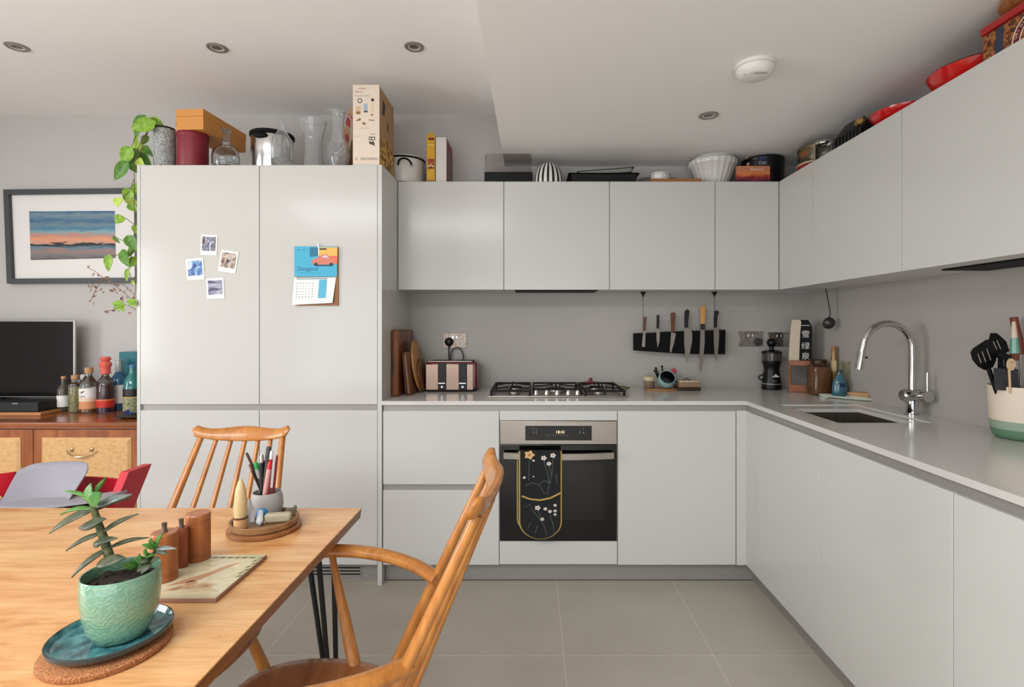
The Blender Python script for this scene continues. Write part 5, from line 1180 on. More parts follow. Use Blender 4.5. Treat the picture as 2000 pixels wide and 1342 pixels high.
# roasting tins
BT = mat('black_tin', (11,11,11), .4, spec=.25)
def tray(px0, px1, Y, d, z0, h, m_, name, lab, cat='roasting tin', tilt=0, lip=.012):
    x0, x1 = (px0-CX)*Y/F, (px1-CX)*Y/F; b = MB(m_); cx_, cy_ = (x0+x1)/2, Y+d/2; w_, d_ = (x1-x0)/2, d/2
    b.x(Matrix.Translation((cx_, cy_, ZQ+z0)) @ Matrix.Rotation(-tilt, 4, 'Y'))
    ring = lambda w, q, z: [Vector((w*sx, q*sy, z)) for sx, sy in ((-1,-.92),(-.96,-1),(.96,-1),(1,-.92),(1,.92),(.96,1),(-.96,1),(-1,.92))]
    b.loft([ring(w_-lip*1.6, d_-lip*1.6, 0), ring(w_-lip, d_-lip, h-.002), ring(w_, d_, h), ring(w_, d_, h+.003), ring(w_-lip*1.3, d_-lip*1.3, h+.001), ring(w_-lip*1.9, d_-lip*1.9, .003)])
    return solo(name, b, lab, cat)
tray(1110, 1250, 3.07, .20, 0, .062, BT, 'roasting_tin', 'large black roasting tin lying flat on the wall cupboards')
tray(1128, 1240, 3.10, .16, .072, .022, mat('grey_tin', (120,118,112), .35, .6), 'baking_tray', 'grey baking tray lying tilted in the black roasting tin', 'baking tray', .08, .008)
b = MB(wood('tray_wood', (140,84,40), (178,118,66), 'x')).box((1271-CX)*3.05/F, (1370-CX)*3.05/F, 3.05, 3.25, ZQ, ZQ+.026, .003)
solo('wooden_tray', b, 'flat brown wooden board under the small white pot on the wall cupboards', 'board')
x0, x1 = (1252-CX)*3.12/F, (1345-CX)*3.12/F
t = thing('glass_dish', 'large clear oval baking dish standing on its side behind the small white pot', 'dish', ((x0+x1)/2, 3.29, ZT))
b = MB(mat('grey_glass', (226,230,230))); Z = .092; q = lambda s_, y: [V((x0+x1)/2+(x1-x0)/2*s_*math.copysign(abs(math.cos(2*PI*i/36))**.5, math.cos(2*PI*i/36)), y, ZQ+Z*.5+.001+Z*.5*s_*math.copysign(abs(math.sin(2*PI*i/36))**.6, math.sin(2*PI*i/36))) for i in range(36)]
b.loft([q(1,3.262), q(1,3.266), q(.93,3.268), q(.86,3.305), q(.80,3.305), q(.88,3.264)]); part('glass', b, t)
c_ = V((1289-CX)*3.12/F, 3.12, ZQ+.0265)
t = thing('lidded_pot', 'small white lidded pot on the brown wooden board', 'pot', c_)
part('body', MB(EN).lathe([(0,0),(.050,0),(.054,.006),(.056,.036),(0,.036)], c_, 36), t); part('lid', MB(EN).lathe([(.059,.0362),(.060,.041),(.056,.045),(.0,.050)], c_, 36), t)
# fluted mixing bowls
c_ = upb(1392, 3.165)
t = thing('fluted_bowl', 'large white fluted ceramic bowl on the wall cupboards', 'bowl', c_)
part('bowl', MB(mat('white_ceramic', (208,205,200), .3, coat=.3)).lathe([(0,0),(.078,0),(.082,.006),(.105,.060),(.128,.118),(.134,.122),(.140,.132),(.139,.152),(.134,.156),(.129,.150),(.120,.118),(.075,.012),(0,.010)], c_, 192, flute=(22,.012)), t)
c2 = V(c_.x+.008, c_.y, ZQ+.0125+.098)
b = MB(mat('white_ceramic', (208,205,200))).lathe([(0,.015),(.07,.015),(.112,.050),(.118,.062),(.110,.070),(.100,.066),(.06,.025),(0,.022)], c2, 40)
solo('mixing_bowl', b, 'smaller plain white bowl nested inside the fluted bowl', 'bowl')
# black tin and orange box
c_ = upb(1487, 3.20)
c_.x = (1489-CX)*3.18/F; c_.y = 3.175
t = thing('biscuit_tin', 'large round black tin with blue and white lettering in the corner', 'tin', c_)
BKT = noise_mat('black_printed_tin', [(.5,(16,15,18)),(.75,(44,32,28))], nscale=14, rough=.35)
part('body', MB(BKT).lathe([(0,0),(.115,0),(.117,.004),(.117,.150)], c_, 44), t)
part('lid', MB(mat('black_tin_lid', (14,14,16), .3)).lathe([(.119,.149),(.120,.152),(.119,.166),(.116,.169),(0,.172)], c_, 44), t)
b = MB(mat('tin_biscuit', (206,160,130), .5))
def tinp(px, py, w_, h_, m_, n=12):
    a0 = (px-1489)/1489*0; k = 3.06/F; X_ = (px-CX)*k; dx_ = X_-c_.x; rr_ = .1178; y_ = c_.y-math.sqrt(max(rr_**2-dx_**2, 0)); z_ = H-(py-CY)*y_/F
    tang = V(math.sqrt(max(rr_**2-dx_**2,0)), dx_, 0).normalized(); b.m(m_).slab([(w_*math.cos(2*PI*i/n), h_*math.sin(2*PI*i/n)) for i in range(n)], (X_, y_-.0004, z_), tang, (0,0,1)); return X_, y_, z_, tang
for px, py in ((1456,315),(1469,310),(1470,321)):
    b = MB(mat('tin_biscuit', (206,160,130))); tinp(px, py, .013, .012, mat('tin_biscuit', (206,160,130))); part('biscuit_picture', b, t)
b = MB(BKT)
X_, y_, z_, tg = tinp(1492, 312, .0005, .0005, BKT)
b = MB(BKT); b.m(mat('tin_blue', (70,90,170), .5)).text('JOY', V(X_-.022, y_-.004, z_-.004), (1,0,0), (0,0,1), .030); part('lettering', b, t); b = MB(BKT); b.m(mat('tin_white', (206,210,220), .5)).text('COOKS', V(X_-.030, y_-.004, z_-.026), (1,0,0), (0,0,1), .022)
part('lettering', b, t)
Yo = 3.03; x0, x1 = (1440-CX)*Yo/F, (1504-CX)*Yo/F
t = thing('orange_carton', 'low orange and crimson carton in front of the black tin', 'box', ((x0+x1)/2, Yo+.01, ZT))
def sunset_card():
    m = mat('orange_crimson_print', (200,110,60), .5); n, l, b_ = nodes(m); tc = n.new('ShaderNodeTexCoord'); sp = n.new('ShaderNodeSeparateXYZ'); l.new(tc.outputs['Generated'], sp.inputs[0])
    nz = n.new('ShaderNodeTexNoise'); nz.inputs['Scale'].default_value = 3; l.new(tc.outputs['Generated'], nz.inputs[0])
    ad = n.new('ShaderNodeMath'); ad.operation = 'MULTIPLY_ADD'; ad.inputs[1].default_value = .5; l.new(nz.outputs['Fac'], ad.inputs[0]); l.new(sp.outputs[2], ad.inputs[2])
    r = n.new('ShaderNodeValToRGB'); e = r.color_ramp.elements; e[0].position, e[0].color = .35, (*lin((70,30,50)), 1); e[1].position, e[1].color = 1.0, (*lin((186,120,84)), 1)
    e.new(.55).color = (*lin((136,36,44)), 1); e.new(.72).color = (*lin((206,120,62)), 1); l.new(ad.outputs[0], r.inputs[0]); l.new(r.outputs[0], b_.inputs['Base Color']); return m
b = MB(sunset_card()); zt_ = H-(324-CY)*Yo/F; b.box(x0, x1, Yo, Yo+.024, ZQ, zt_, .001)
part('carton', b, t)
b = MB(mat('card_white_ink', (224,200,190), .5)).text('Biscotti', (x0+.075, Yo-.0004, zt_-.026), (1,0,0), (0,0,1), .022, 'LEFT', 1.1); part('print', b, t)

# ---------------------------------------------------------------- things on top of the right wall cupboards
def rpos(px, X): Y = X*F/(px-CX); return V(X, Y, ZQ)
c_ = V(1.555, 2.86, ZQ)
t = thing('copper_tin', 'round greenish gold tin standing on a red tin in the corner', 'tin', c_)
t2 = thing('red_tin', 'low round red tin with a white rim under the greenish tin', 'tin', c_)
part('body', MB(noise_mat('red_tin_print', [(.45,(110,24,24)),(.6,(176,60,44))], nscale=20, rough=.35)).lathe([(0,0),(.118,0),(.120,.004),(.120,.040)], c_, 44), t2); part('rim', MB(mat('tin_rim_white', (214,190,170), .4)).lathe([(.120,.040),(.1225,.042),(.1225,.047),(0,.048)], c_, 44), t2)
cu_ = c_+V(0,0,.0485); t.location = cu_; t.matrix_basis = Matrix.Translation(cu_)
part('body', MB(noise_mat('olive_gold_tin', [(.42,(60,56,40)),(.52,(110,96,66)),(.62,(150,86,40))], scale=(1,1,3), nscale=9, rough=.35, metal=.3)).lathe([(0,0),(.112,0),(.114,.003),(.114,.070)], cu_, 44), t)
part('lid', MB(mat('olive_lid', (104,96,74), .35, .5)).lathe([(.116,.0705),(.117,.074),(.117,.090),(.113,.093),(0,.094)], cu_, 44), t)
c_ = V(1.475, 2.69, ZQ)
t = thing('clamp_jar', 'glass jar with a shiny wire clamp lid on the right wall cupboards', 'jar', c_)
part('glass', MB(mat('grey_glass', (226,230,230))).lathe([(0,0),(.040,0),(.044,.006),(.044,.075),(.036,.088),(.036,.094),(0,.094)], c_, 32), t)
part('lid', MB(CHROME).lathe([(.0,.0945),(.044,.0945),(.046,.100),(.042,.112),(.02,.120),(0,.121)], c_, 32), t)
part('clamp', MB(mat('brass_clamp', (196,186,150), .3, .8)).box(c_.x-.050, c_.x-.046, c_.y-.008, c_.y+.008, c_.z+.015, c_.z+.10, .001), t)
t = thing('whisk_attachment', 'steel wire balloon whisk lying beside the clamp jar', 'whisk', (1.53, 2.60, ZT))
b = MB(CHROME)
for k in range(6):
    a = PI*k/6; b.tube([V(1.50+.055*math.cos(u), 2.60+.030*math.sin(u)*math.cos(a), ZQ+.06+.040*math.sin(u)*math.sin(a)) for u in [PI*i/12 for i in range(13)]]+[], .0018, 6)
part('wires', b, t); part('handle', MB(CHROME).tube([V(1.555,2.60,ZQ+.060), V(1.66,2.60,ZQ+.020)], .010, 12), t)
t = thing('black_appliance', 'ribbed black plastic kitchen gadget with a gold badge on the right wall cupboards', 'appliance', (1.53, 2.45, ZT))
b = MB(BLACK)
secs = [[V(1.44,y,ZQ), V(1.44,y,ZQ+h_*.6), V(1.47,y,ZQ+h_), V(1.60,y,ZQ+h_), V(1.62,y,ZQ)] for y, h_ in ((2.56,.03),(2.545,.10),(2.50,.120),(2.42,.118),(2.36,.105),(2.33,.08))]
b.loft(secs); 
for k in range(7): b.tube([V(1.438, 2.53-.027*k, ZQ+.012), V(1.438, 2.52-.027*k, ZQ+.058), V(1.468, 2.512-.027*k, ZQ+.105)], .004, 6)
part('body', b, t)
part('badge', MB(noise_mat('gold_badge', [(.4,(110,80,40)),(.6,(190,150,84))], nscale=30, rough=.4, metal=.4)).ell((1.456, 2.365, ZQ+.085), .018, .030, .018), t)
REDE = mat('red_enamel', (190,16,14), .2, coat=.6)
c_ = V(1.53, 2.185, ZQ)
t = thing('red_lid', 'shallow red enamel lid on the right wall cupboards', 'lid', c_)
part('dish', MB(REDE).lathe([(0,0),(.06,0),(.10,.020),(.122,.046),(.124,.056),(.120,.058),(.098,.026),(.05,.006),(0,.005)], c_, 48), t)  # the red lid, shaped as a shallow dish
c_ = V(1.555, 1.85, ZQ)
t = thing('griddle_pan', 'bright red enamelled shallow pan with a dark rim and side grip', 'pan', c_)
part('body', MB(REDE).lathe([(0,0),(.105,0),(.118,.006),(.146,.058),(.150,.066)], c_, 56, cap0=True), t)
part('interior', MB(mat('dark_enamel', (30,14,12), .3)).lathe([(.1505,.0662),(.1475,.070),(.142,.064),(.112,.010),(0,.008)], c_, 56), t)
b = MB(REDE); q = []
b.loft([[V(c_.x-.035+.0*i, c_.y+.145+i*.018, c_.z+.048-.006*i), V(c_.x+.035, c_.y+.145+i*.018, c_.z+.048-.006*i), V(c_.x+.030, c_.y+.145+i*.018, c_.z+.064-.008*i), V(c_.x-.030, c_.y+.145+i*.018, c_.z+.064-.008*i)] for i in range(3)]); part('grip', b, t)
# red baking carton with fruit cake picture
c_ = V(1.555, 1.335, ZQ)
y0, y1 = 1.32, 1.69; X0_ = 1.425
t = thing('cake_tin', 'red tin with an arched cake picture and lettering at the right edge', 'tin', (1.55, 1.24, ZT))
b = MB(mat('tin_red', (160,20,20), .3, coat=.4)).box(X0_, 1.66, y0, y1, ZQ, ZQ+.094, .012); part('body', b, t)
part('lid', MB(mat('tin_red', (160,20,20))).box(X0_-.004, 1.664, y0-.004, y1+.004, ZQ+.0945, ZQ+.122, .009), t)
b = MB(noise_mat('cake_picture', [(.36,(50,24,16)),(.48,(104,46,22)),(.58,(176,112,50)),(.68,(70,50,28))], nscale=14, detail=3, rough=.4))
fx = X0_-.0006
U_, V_ = V(0,-1,0), V(0,0,1); o_ = V(fx, y1-.012, ZQ)
b.slab([(0,.010),(.34,.010),(.34,.090),(0,.090)], o_, U_, V_)
o2 = o_+V(-.0003,0,0)
b.m(mat('tin_dark_blue', (44,52,70), .4)).slab([(.040,.012),(.068,.012),(.074,.089),(.046,.089)], o2, U_, V_)
arc = lambda r_, cx_=.190, cy_=.010: [(cx_+r_*1.15*math.cos(PI-PI*i/18), cy_+r_*math.sin(PI-PI*i/18)) for i in range(19)]
b.m(mat('tin_cream', (226,206,184), .4)).slab(arc(.080), o2, U_, V_); o3 = o_+V(-.0006,0,0)
b.m(mat('tin_maroon', (96,26,24), .4)).slab(arc(.076), o3, U_, V_); b.m(mat('tin_cream', (226,206,184))).slab(arc(.058), o_+V(-.0008,0,0), U_, V_)
b.m(_M['cake_picture']).slab(arc(.054), o_+V(-.001,0,0), U_, V_); b.m(mat('cake_gold', (214,150,74), .4)).slab([(.19+.03*math.cos(i*.45), .045+.020*math.sin(i*.45)) for i in range(14)], o_+V(-.0012,0,0), U_, V_)
b.m(mat('tin_cream', (226,206,184)))
for i, chh in enumerate('ORIGINAL PANETTONE'):
    a = PI-.25-(PI-.5)*i/17; pos = o_+V(-.001,0,0)+U_*(.190+.066*1.15*math.cos(a))+V_*(.010+.061*math.sin(a)); ru = U_*math.sin(a)-V_*math.cos(a); rv = U_*math.cos(a)+V_*math.sin(a)
    if chh != ' ': b.text(chh, pos-ru*.004, ru, rv, .015, 'LEFT', .8)
part('print', b, t)
t = thing('wooden_bowl', 'turned brown wooden bowl on top of the red cake tin', 'bowl', (1.545, 1.25, ZQ+.1505))
c_ = V(1.53, 1.57, ZQ+.1225)
t.location = c_; t.matrix_basis = Matrix.Translation(c_)
WB = wood('bowl_wood', (110,58,22), (176,108,52), 'x', .3)
WB = wood('bowl_wood', (110,58,22), (176,108,52)); zmx = ZL-c_.z-.002
b = MB(WB).lathe([(0,0),(.085,0),(.105,.012),(.118,zmx*.6 if zmx > .01 else .014),(.112,zmx),(.10,zmx),(.09,.012),(0,.008)], c_, 44); part('bowl', b, t)

# ---------------------------------------------------------------- dining table
ZTB = .74
TW = table_wood(); EDGE = wood('table_edge', (122,76,42), (160,106,62), 'y', .4)
tY0, tY1, tX1, tX0 = .76, 1.692, -.543, -2.35
t = thing('dining_table', 'honey coloured wooden dining table with dark metal legs', 'table', ((tX0+tX1)/2, (tY0+tY1)/2, 0))
b = MB(TW); c_ = [(tX0,tY0),(tX1,tY0),(tX1,tY1),(tX0,tY1)]; e = .004
b.box(tX0, tX1, tY0, tY1, ZTB-.004, ZTB, .0015)
b.m(EDGE).loft([[V(tX0+e, tY0+e, ZTB-.030), V(tX1-e, tY0+e, ZTB-.030), V(tX1-e, tY1-e, ZTB-.030), V(tX0+e, tY1-e, ZTB-.030)], [V(tX0+.001, tY0+.001, ZTB-.0042), V(tX1-.001, tY0+.001, ZTB-.0042), V(tX1-.001, tY1-.001, ZTB-.0042), V(tX0+.001, tY1-.001, ZTB-.0042)]])
part('tabletop', b, t)
IR = mat('black_iron', (16,15,15), .5)
for lx, ly, sx_, sy_ in ((-.603,1.645,-1,-1),(-.603,.90,-1,1),(-2.25,1.645,1,-1),(-2.25,.90,1,1)):
    b = MB(IR); foot = V(lx, ly, .004)
    for ox, oy in ((.105,.0),(.055,.03),(.018,-.01)): b.tube([V(lx+sx_*ox, ly+sy_*oy, ZTB-.031), foot+V(sx_*.006*(ox > .05), sy_*.006*(oy > .02), 0)], [.0085,.0065], 10)
    b.box(lx+sx_*.05-.08, lx+sx_*.05+.08, ly-.05, ly+.05, ZTB-.034, ZTB-.0302); part('leg', b, t)

# ---------------------------------------------------------------- spindle back chairs
CW = wood('elm_seat', (128,76,40), (178,116,66), 'y', .28, 8, 2, 1.5, .3)
BW = wood('beech_golden', (158,94,36), (194,130,60), 'z', .3, 10, 3, 1, .3)
def chair(name, lab, loc, rz, arms, hw=.225, nsp=7, crest_hw=.235, back_x=-.19, ztop=.955, seat_f=.20, stop=.0, crest_h=.058, slope=.475, arm_y=.18):
    """local frame: the sitter faces +x, origin on the floor under the seat"""
    t = thing(name, lab, 'chair', loc, rz); M = t.matrix_basis.copy()
    def mb(m_): b = MB(m_); b.x(M); return b
    # seat
    b = mb(CW); rings = []; N = 48
    def outline(k, z, s_=1):
        a = 2*PI*k/N; ca, sa = math.cos(a), math.sin(a); e_ = .72 if ca > 0 else .9
        x = (seat_f if ca > 0 else -back_x+.062)*math.copysign(abs(ca)**e_, ca); y = hw*math.copysign(abs(sa)**.62, sa)*(1.0-.10*(1 if ca < 0 else 0)*abs(ca))
        return V(x*s_, y*s_, z)
    prof = [(.80,.388),(.96,.392),(1,.402),(.995,.414),(.96,.420),(.88,.419),(.70,.411),(.45,.407),(.2,.406),(.01,.406)]
    b.loft([[outline(k, z, s_) for k in range(N)] for s_, z in prof]); part('seat', b, t, sharp=60)
    # legs and stretchers
    ft = {}
    for sx, sy in ((1,1),(1,-1),(-1,1),(-1,-1)):
        a0 = V(seat_f-.08 if sx > 0 else -.13, hw*.60*sy, .392); a1 = V(seat_f-.015 if sx > 0 else -.235, hw*.95*sy, 0)
        ft[sx, sy] = (a0, a1); part('leg', mb(BW).tube([a0+(a1-a0)*u for u in (0,.25,.5,.75,1)], [.012,.0165,.018,.0155,.011], 14), t)
    q = lambda k, u: ft[k][0]+(ft[k][1]-ft[k][0])*u
    for sy in (1, -1): part('stretcher', mb(BW).tube([q((1,sy),.52), (q((1,sy),.52)+q((-1,sy),.52))/2, q((-1,sy),.52)], [.006,.0105,.006], 10), t)
    m1, m2 = (q((1,1),.52)+q((-1,1),.52))/2, (q((1,-1),.52)+q((-1,-1),.52))/2
    part('stretcher', mb(BW).tube([m1, (m1+m2)/2, m2], [.006,.010,.006], 10), t)
    # back
    zc = ztop
    def crest_c(u): return V(back_x-slope*(zc-.42)-.035*(1-u*u)+.0, crest_hw*u, zc+.012*u*u-.004)
    for i in range(nsp):
        u = -1+2*i/(nsp-1); o_ = i in (0, nsp-1)
        p0 = V(back_x+.062*(abs(u)**2)-.044, u*(hw-.045), .405); p1 = crest_c(u*.84); p1 = V(p1.x, p1.y, p1.z-.012)
        R0, R1 = (.0145,.0105) if o_ else (.0095,.0078)
        pts = [p0+(p1-p0)*w_ for w_ in (0,.3,.6,1)]; part('spindle', mb(BW).tube(pts, [R0, R0*1.06, (R0+R1)/2, R1], 14), t)
    secs = []; N2 = 28
    for i in range(N2+1):
        u = -1+2*i/N2; c_ = crest_c(u); au = abs(u)
        top_ = crest_h*(.34+.13*math.cos(PI*u*1.15)+.34*(au**6))+.0; bot = -crest_h*(.46-.26*au**3)
        if au > .93: f_ = math.sqrt(max(1-((au-.93)/.07)**2, .02)); mid_ = (top_+bot)/2; top_ = mid_+(top_-mid_)*f_; bot = mid_+(bot-mid_)*f_
        th = .0125*(1 if au < .93 else math.sqrt(max(1-((au-.93)/.07)**2, .05)))
        ring = []
        for k in range(16):
            a = 2*PI*k/16; zz1 = (top_+bot)/2+(top_-bot)/2*math.copysign(abs(math.sin(a))**.7, math.sin(a)); ring.append(c_+V(th*math.copysign(abs(math.cos(a))**.7, math.cos(a))-.45*(zz1), 0, zz1))
        secs.append(ring)
    part('crest_rail', mb(BW).loft(secs), t, sharp=70)
    if arms:
        for sy in (1, -1):
            pb = V(back_x-slope*(.655-.42)+.0, arm_y*sy, .657)
            ctrl = [pb+V(-.006,-.004*sy,-.004), pb+V(.06,.056*sy,.004), pb+V(.14,.102*sy,.010), pb+V(.22,.130*sy,.013), pb+V(.29,.140*sy,.014), pb+V(.33,.140*sy,.014), pb+V(.345,.139*sy,.013)]
            # resample smoothly
            pts = []
            for i in range(len(ctrl)-1):
                p0 = ctrl[max(i-1,0)]; p1 = ctrl[i]; p2 = ctrl[i+1]; p3 = ctrl[min(i+2,len(ctrl)-1)]
                for k in range(4):
                    u = k/4; pts.append(.5*((2*p1)+(p2-p0)*u+(2*p0-5*p1+4*p2-p3)*u*u+(3*p1-p0-3*p2+p3)*u**3))
            pts.append(ctrl[-1]); n_ = len(pts)
            rs = [.0155+.0025*math.sin(PI*min(1, i/(n_-1)*1.1)*.5) for i in range(n_)]; rs[-1] = .012
            part('armrest', mb(BW).tube(pts, rs, 16, (1.35,.95), up=(0,0,1)), t, sharp=60)
            s0 = V(-.078, (hw-.030)*sy, .408); s1 = ctrl[5]+V(-.01,-.004*sy,-.012)
            part('arm_support', mb(BW).tube([s0, s0+(s1-s0)*.4, s1], [.0175,.0155,.0085], 14), t)
    return t
chair('armchair', 'golden wood spindle back armchair at the right end of the table', (-.548, 1.212, 0), PI+.02, True, hw=.235, crest_hw=.222, back_x=-.198, ztop=.958, crest_h=.066, slope=.425)
chair('side_chair', 'golden wood spindle back chair pushed in at the far side of the table', (-1.07, 1.545, 0), -PI/2, False, hw=.262, crest_hw=.178, back_x=-.165, ztop=.922, seat_f=.29, crest_h=.056)

# ---------------------------------------------------------------- red and grey high chair
t = thing('high_chair', 'red wooden high chair with a grey plastic baby seat beyond the table', 'high chair', (-1.98, 2.05, 0))
RWD = mat('red_lacquer', (190,16,38), .4); GP = mat('grey_seat_plastic', (148,146,154), .4); Yh = 2.05
hx = lambda px, Y=Yh: (px-CX)*Y/F
hz = lambda py, Y=Yh: H-(py-CY)*Y/F
xr0, xr1 = hx(200), hx(256)
# side uprights, leaning back
b = MB(RWD)
b.loft([[V(a, y, z) for a, y in ((hx(236,2.0),2.0),(hx(236,2.0)+.030,2.0),(hx(236,2.0)+.030,2.12),(hx(236,2.0),2.12))] if z > .5 else [V(a, y, z) for a, y in ((hx(236,2.0)-.14,1.72),(hx(236,2.0)-.11,1.72),(hx(236,2.0)-.11,1.84),(hx(236,2.0)-.14,1.84))] for z in (.0, hz(922,2.0))])
part('side_upright', b, t)
b = MB(RWD).loft([[V(a, y, z) for a, y in ((x_,y_),(x_+.030,y_),(x_+.030,y_+.12),(x_,y_+.12))] for x_, y_, z in ((hx(0)-.26+.10,1.72,0),(hx(0)-.10,2.0,hz(926)))])
part('side_upright', b, t)
for y_, z_ in ((1.80,.015),(2.2,.015)): pass
part('floor_runner', MB(RWD).box(hx(236,2.0)-.15, hx(236,2.0)-.115, 1.72, 2.20, 0, .03, .004), t)
part('floor_runner', MB(RWD).box(hx(0)-.165, hx(0)-.13, 1.72, 2.20, 0, .03, .004), t)
q = []
def arcrail(z0, z1, name, y0=2.07, sag=.05, px0=0, px1=236, m_=RWD):
    b = MB(m_); secs = []
    for i in range(17):
        u = -1+i/8; x = hx((px0+px1)/2)+(hx(px1)-hx(px0))/2*u*1.02; y = y0+sag*(1-u*u)
        secs.append([V(x,y,z0), V(x,y+.012,z0), V(x,y+.012,z1), V(x,y,z1)])
    b.loft(secs); return part(name, b, t)
arcrail(hz(976,2.1), hz(933,2.1), 'back_rail', 2.06, .05)
b = MB(RWD); secs = []
for i in range(9):
    u = i/8; x = hx(0)-.06+(hx(41)-hx(0)+.06)*u; y = 1.93+.09*u*u; zt_ = hz(928,1.96)-.006*u
    secs.append([V(x,y,zt_-.10+.02*u), V(x,y+.012,zt_-.10+.02*u), V(x,y+.012,zt_), V(x,y,zt_)])
b.loft(secs); part('front_guard', b, t)
# grey seat shell: curved back leaning away
b = MB(GP); secs = []; pxl = [(30,994),(34,975),(42,945),(52,920),(64,905),(82,900)]
top_y, bot_y = 2.08, 1.93
for i in range(11):
    v_ = i/10; z = hz(992,1.93)+(hz(899,2.10)-hz(992,1.93))*v_; y = bot_y+(top_y-bot_y)*v_; l = hx(32, y)+(hx(60, y)-hx(32, y))*(v_**1.2); r_ = hx(152, y)+(hx(188, y)-hx(152, y))*min(1, v_*1.2)
    if v_ > .8: f_ = (v_-.8)/.2; l += .045*f_**2.5; r_ -= .006*f_**3
    row = []
    for k in range(15):
        u = k/14; x = l+(r_-l)*u; row.append(V(x, y-.075*(abs(2*u-1)**2.2)*(1-v_*.5), z))
    secs.append(row)
o_rows = [[p+V(0,.007,0) for p in r_] for r_ in secs]
full = [r_+list(reversed(o)) for r_, o in zip(secs, o_rows)]
b.loft(full); part('seat_shell', b, t, sharp=70)
b = MB(GP); secs = []
for i in range(13):
    u = i/12; x = hx(-30,1.90)+(hx(206,1.90)-hx(-30,1.90))*u; z = hz(983,1.90)+.012*(u*1.25)**2; y = 1.90-.05*math.sin(PI*u)
    secs.append([V(x,y,z-.010), V(x,y+.10,z-.010), V(x,y+.10,z), V(x,y,z)])
b.loft(secs); part('seat_rim', b, t)
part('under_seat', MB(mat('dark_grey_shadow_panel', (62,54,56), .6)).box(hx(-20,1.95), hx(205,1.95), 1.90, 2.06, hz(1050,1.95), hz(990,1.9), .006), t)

# ---------------------------------------------------------------- jade plant, plate and cork mat
Zt = ZTB+.0004
cx0, cy0 = -.7410, .958
b = MB(noise_mat('cork_mat', [(.40,(124,74,40)),(.55,(168,110,66)),(.65,(190,136,90))], nscale=90, detail=3, rough=.85)).lathe([(0,0),(.094,0),(.097,.004),(.097,.010),(.093,.013),(0,.013)], (-.758,.949,Zt), 64)
solo('cork_trivet', b, 'round cork mat under the blue green plate', 'trivet')
PL = noise_mat('reactive_teal_glaze', [(.32,(28,62,70)),(.5,(54,110,118)),(.68,(96,150,150))], nscale=9, detail=5, rough=.12, coat=.6)
pc = V(-.7555,.955,Zt+.0134)
t = thing('plate', 'blue green glazed plate with a dark raised rim under the plant pot', 'plate', pc)
part('plate', MB(PL).lathe([(0,0),(.062,0),(.083,.005),(.091,.013),(.092,.019),(.0895,.0195),(.084,.010),(.065,.0065),(0,.006)], pc, 72), t)
b = MB(mat('plate_dark_rim', (38,48,50), .25, coat=.4)).lathe([(.0625,.0),(.0835,.0045),(.0925,.013),(.0928,.0185),(.090,.0202)], pc, 72); part('rim', b, t)
pz = pc.z+.0068; pp = V(cx0, cy0, pz)
t = thing('jade_plant', 'jade plant in a pale green embossed pot on the blue green plate', 'potted plant', pp)
def potglaze():
    m = mat('sage_pot_glaze', (126,168,142), .22, coat=.5); n, l, b_ = nodes(m); tc = n.new('ShaderNodeTexCoord')
    wv = n.new('ShaderNodeTexWave'); wv.wave_type = 'RINGS'; wv.inputs['Scale'].default_value = 34; wv.inputs['Distortion'].default_value = 14; wv.inputs['Detail'].default_value = 2; wv.inputs['Detail Scale'].default_value = 1.6
    l.new(tc.outputs['Object'], wv.inputs[0]); r = n.new('ShaderNodeValToRGB'); e_ = r.color_ramp.elements; e_[0].position = .35; e_[0].color = (*lin((108,146,120)), 1); e_[1].position = .75; e_[1].color = (*lin((118,156,128)), 1)
    l.new(wv.outputs['Fac'], r.inputs[0]); l.new(r.outputs[0], b_.inputs['Base Color'])
    bp_ = n.new('ShaderNodeBump'); bp_.inputs['Strength'].default_value = .3; bp_.inputs['Distance'].default_value = .0015; l.new(wv.outputs['Fac'], bp_.inputs['Height']); l.new(bp_.outputs[0], b_.inputs['Normal']); return m
hP = .118
part('pot', MB(potglaze()).lathe([(0,0),(.033,0),(.041,.004),(.051,.025),(.0575,.055),(.0603,.085),(.0595,hP-.002),(.0586,hP),(.0568,hP-.001),(.0562,hP-.012),(.055,hP-.03),(0,hP-.03)], pp, 64), t)
part('soil', MB(noise_mat('potting_soil', [(.4,(24,17,13)),(.6,(62,46,36))], nscale=120, detail=2, rough=.95, bump=1)).lathe([(.0555,hP-.020),(.035,hP-.014),(0,hP-.012)], pp, 40), t)
random.seed(11)
for k in range(16):
    a = random.uniform(0, 6.28); rr_ = random.uniform(.01, .044); b = MB(mat('soil_lump', (40,30,24), .9)); b.ell((pp.x+rr_*math.cos(a), pp.y+rr_*math.sin(a), pp.z+hP-.014), random.uniform(.004,.009), random.uniform(.004,.009), .005, 8, 6)
    o_ = part('soil_lump', b, t)
Yj = .955
def J(px, py, dy=0): return P(px, py, Yj+dy)
SG = noise_mat('jade_stem', [(.4,(52,60,30)),(.6,(84,88,50))], nscale=30, rough=.6)
part('stem', MB(SG).tube([J(218,1100), J(212,1082), J(202,1050), J(192,1022), J(182,990), J(176,968)], [.0080,.0076,.0070,.006,.005,.0035], 10), t)
JM = [noise_mat('jade_leaf_dark', [(.3,(50,58,42)),(.7,(86,90,66))], nscale=14, rough=.38, spec=.4), noise_mat('jade_leaf_green', [(.3,(44,92,36)),(.7,(84,130,54))], nscale=14, rough=.38, spec=.4), noise_mat('jade_leaf_grey', [(.3,(84,96,90)),(.7,(120,128,124))], nscale=14, rough=.25, spec=.7, coat=.3)]
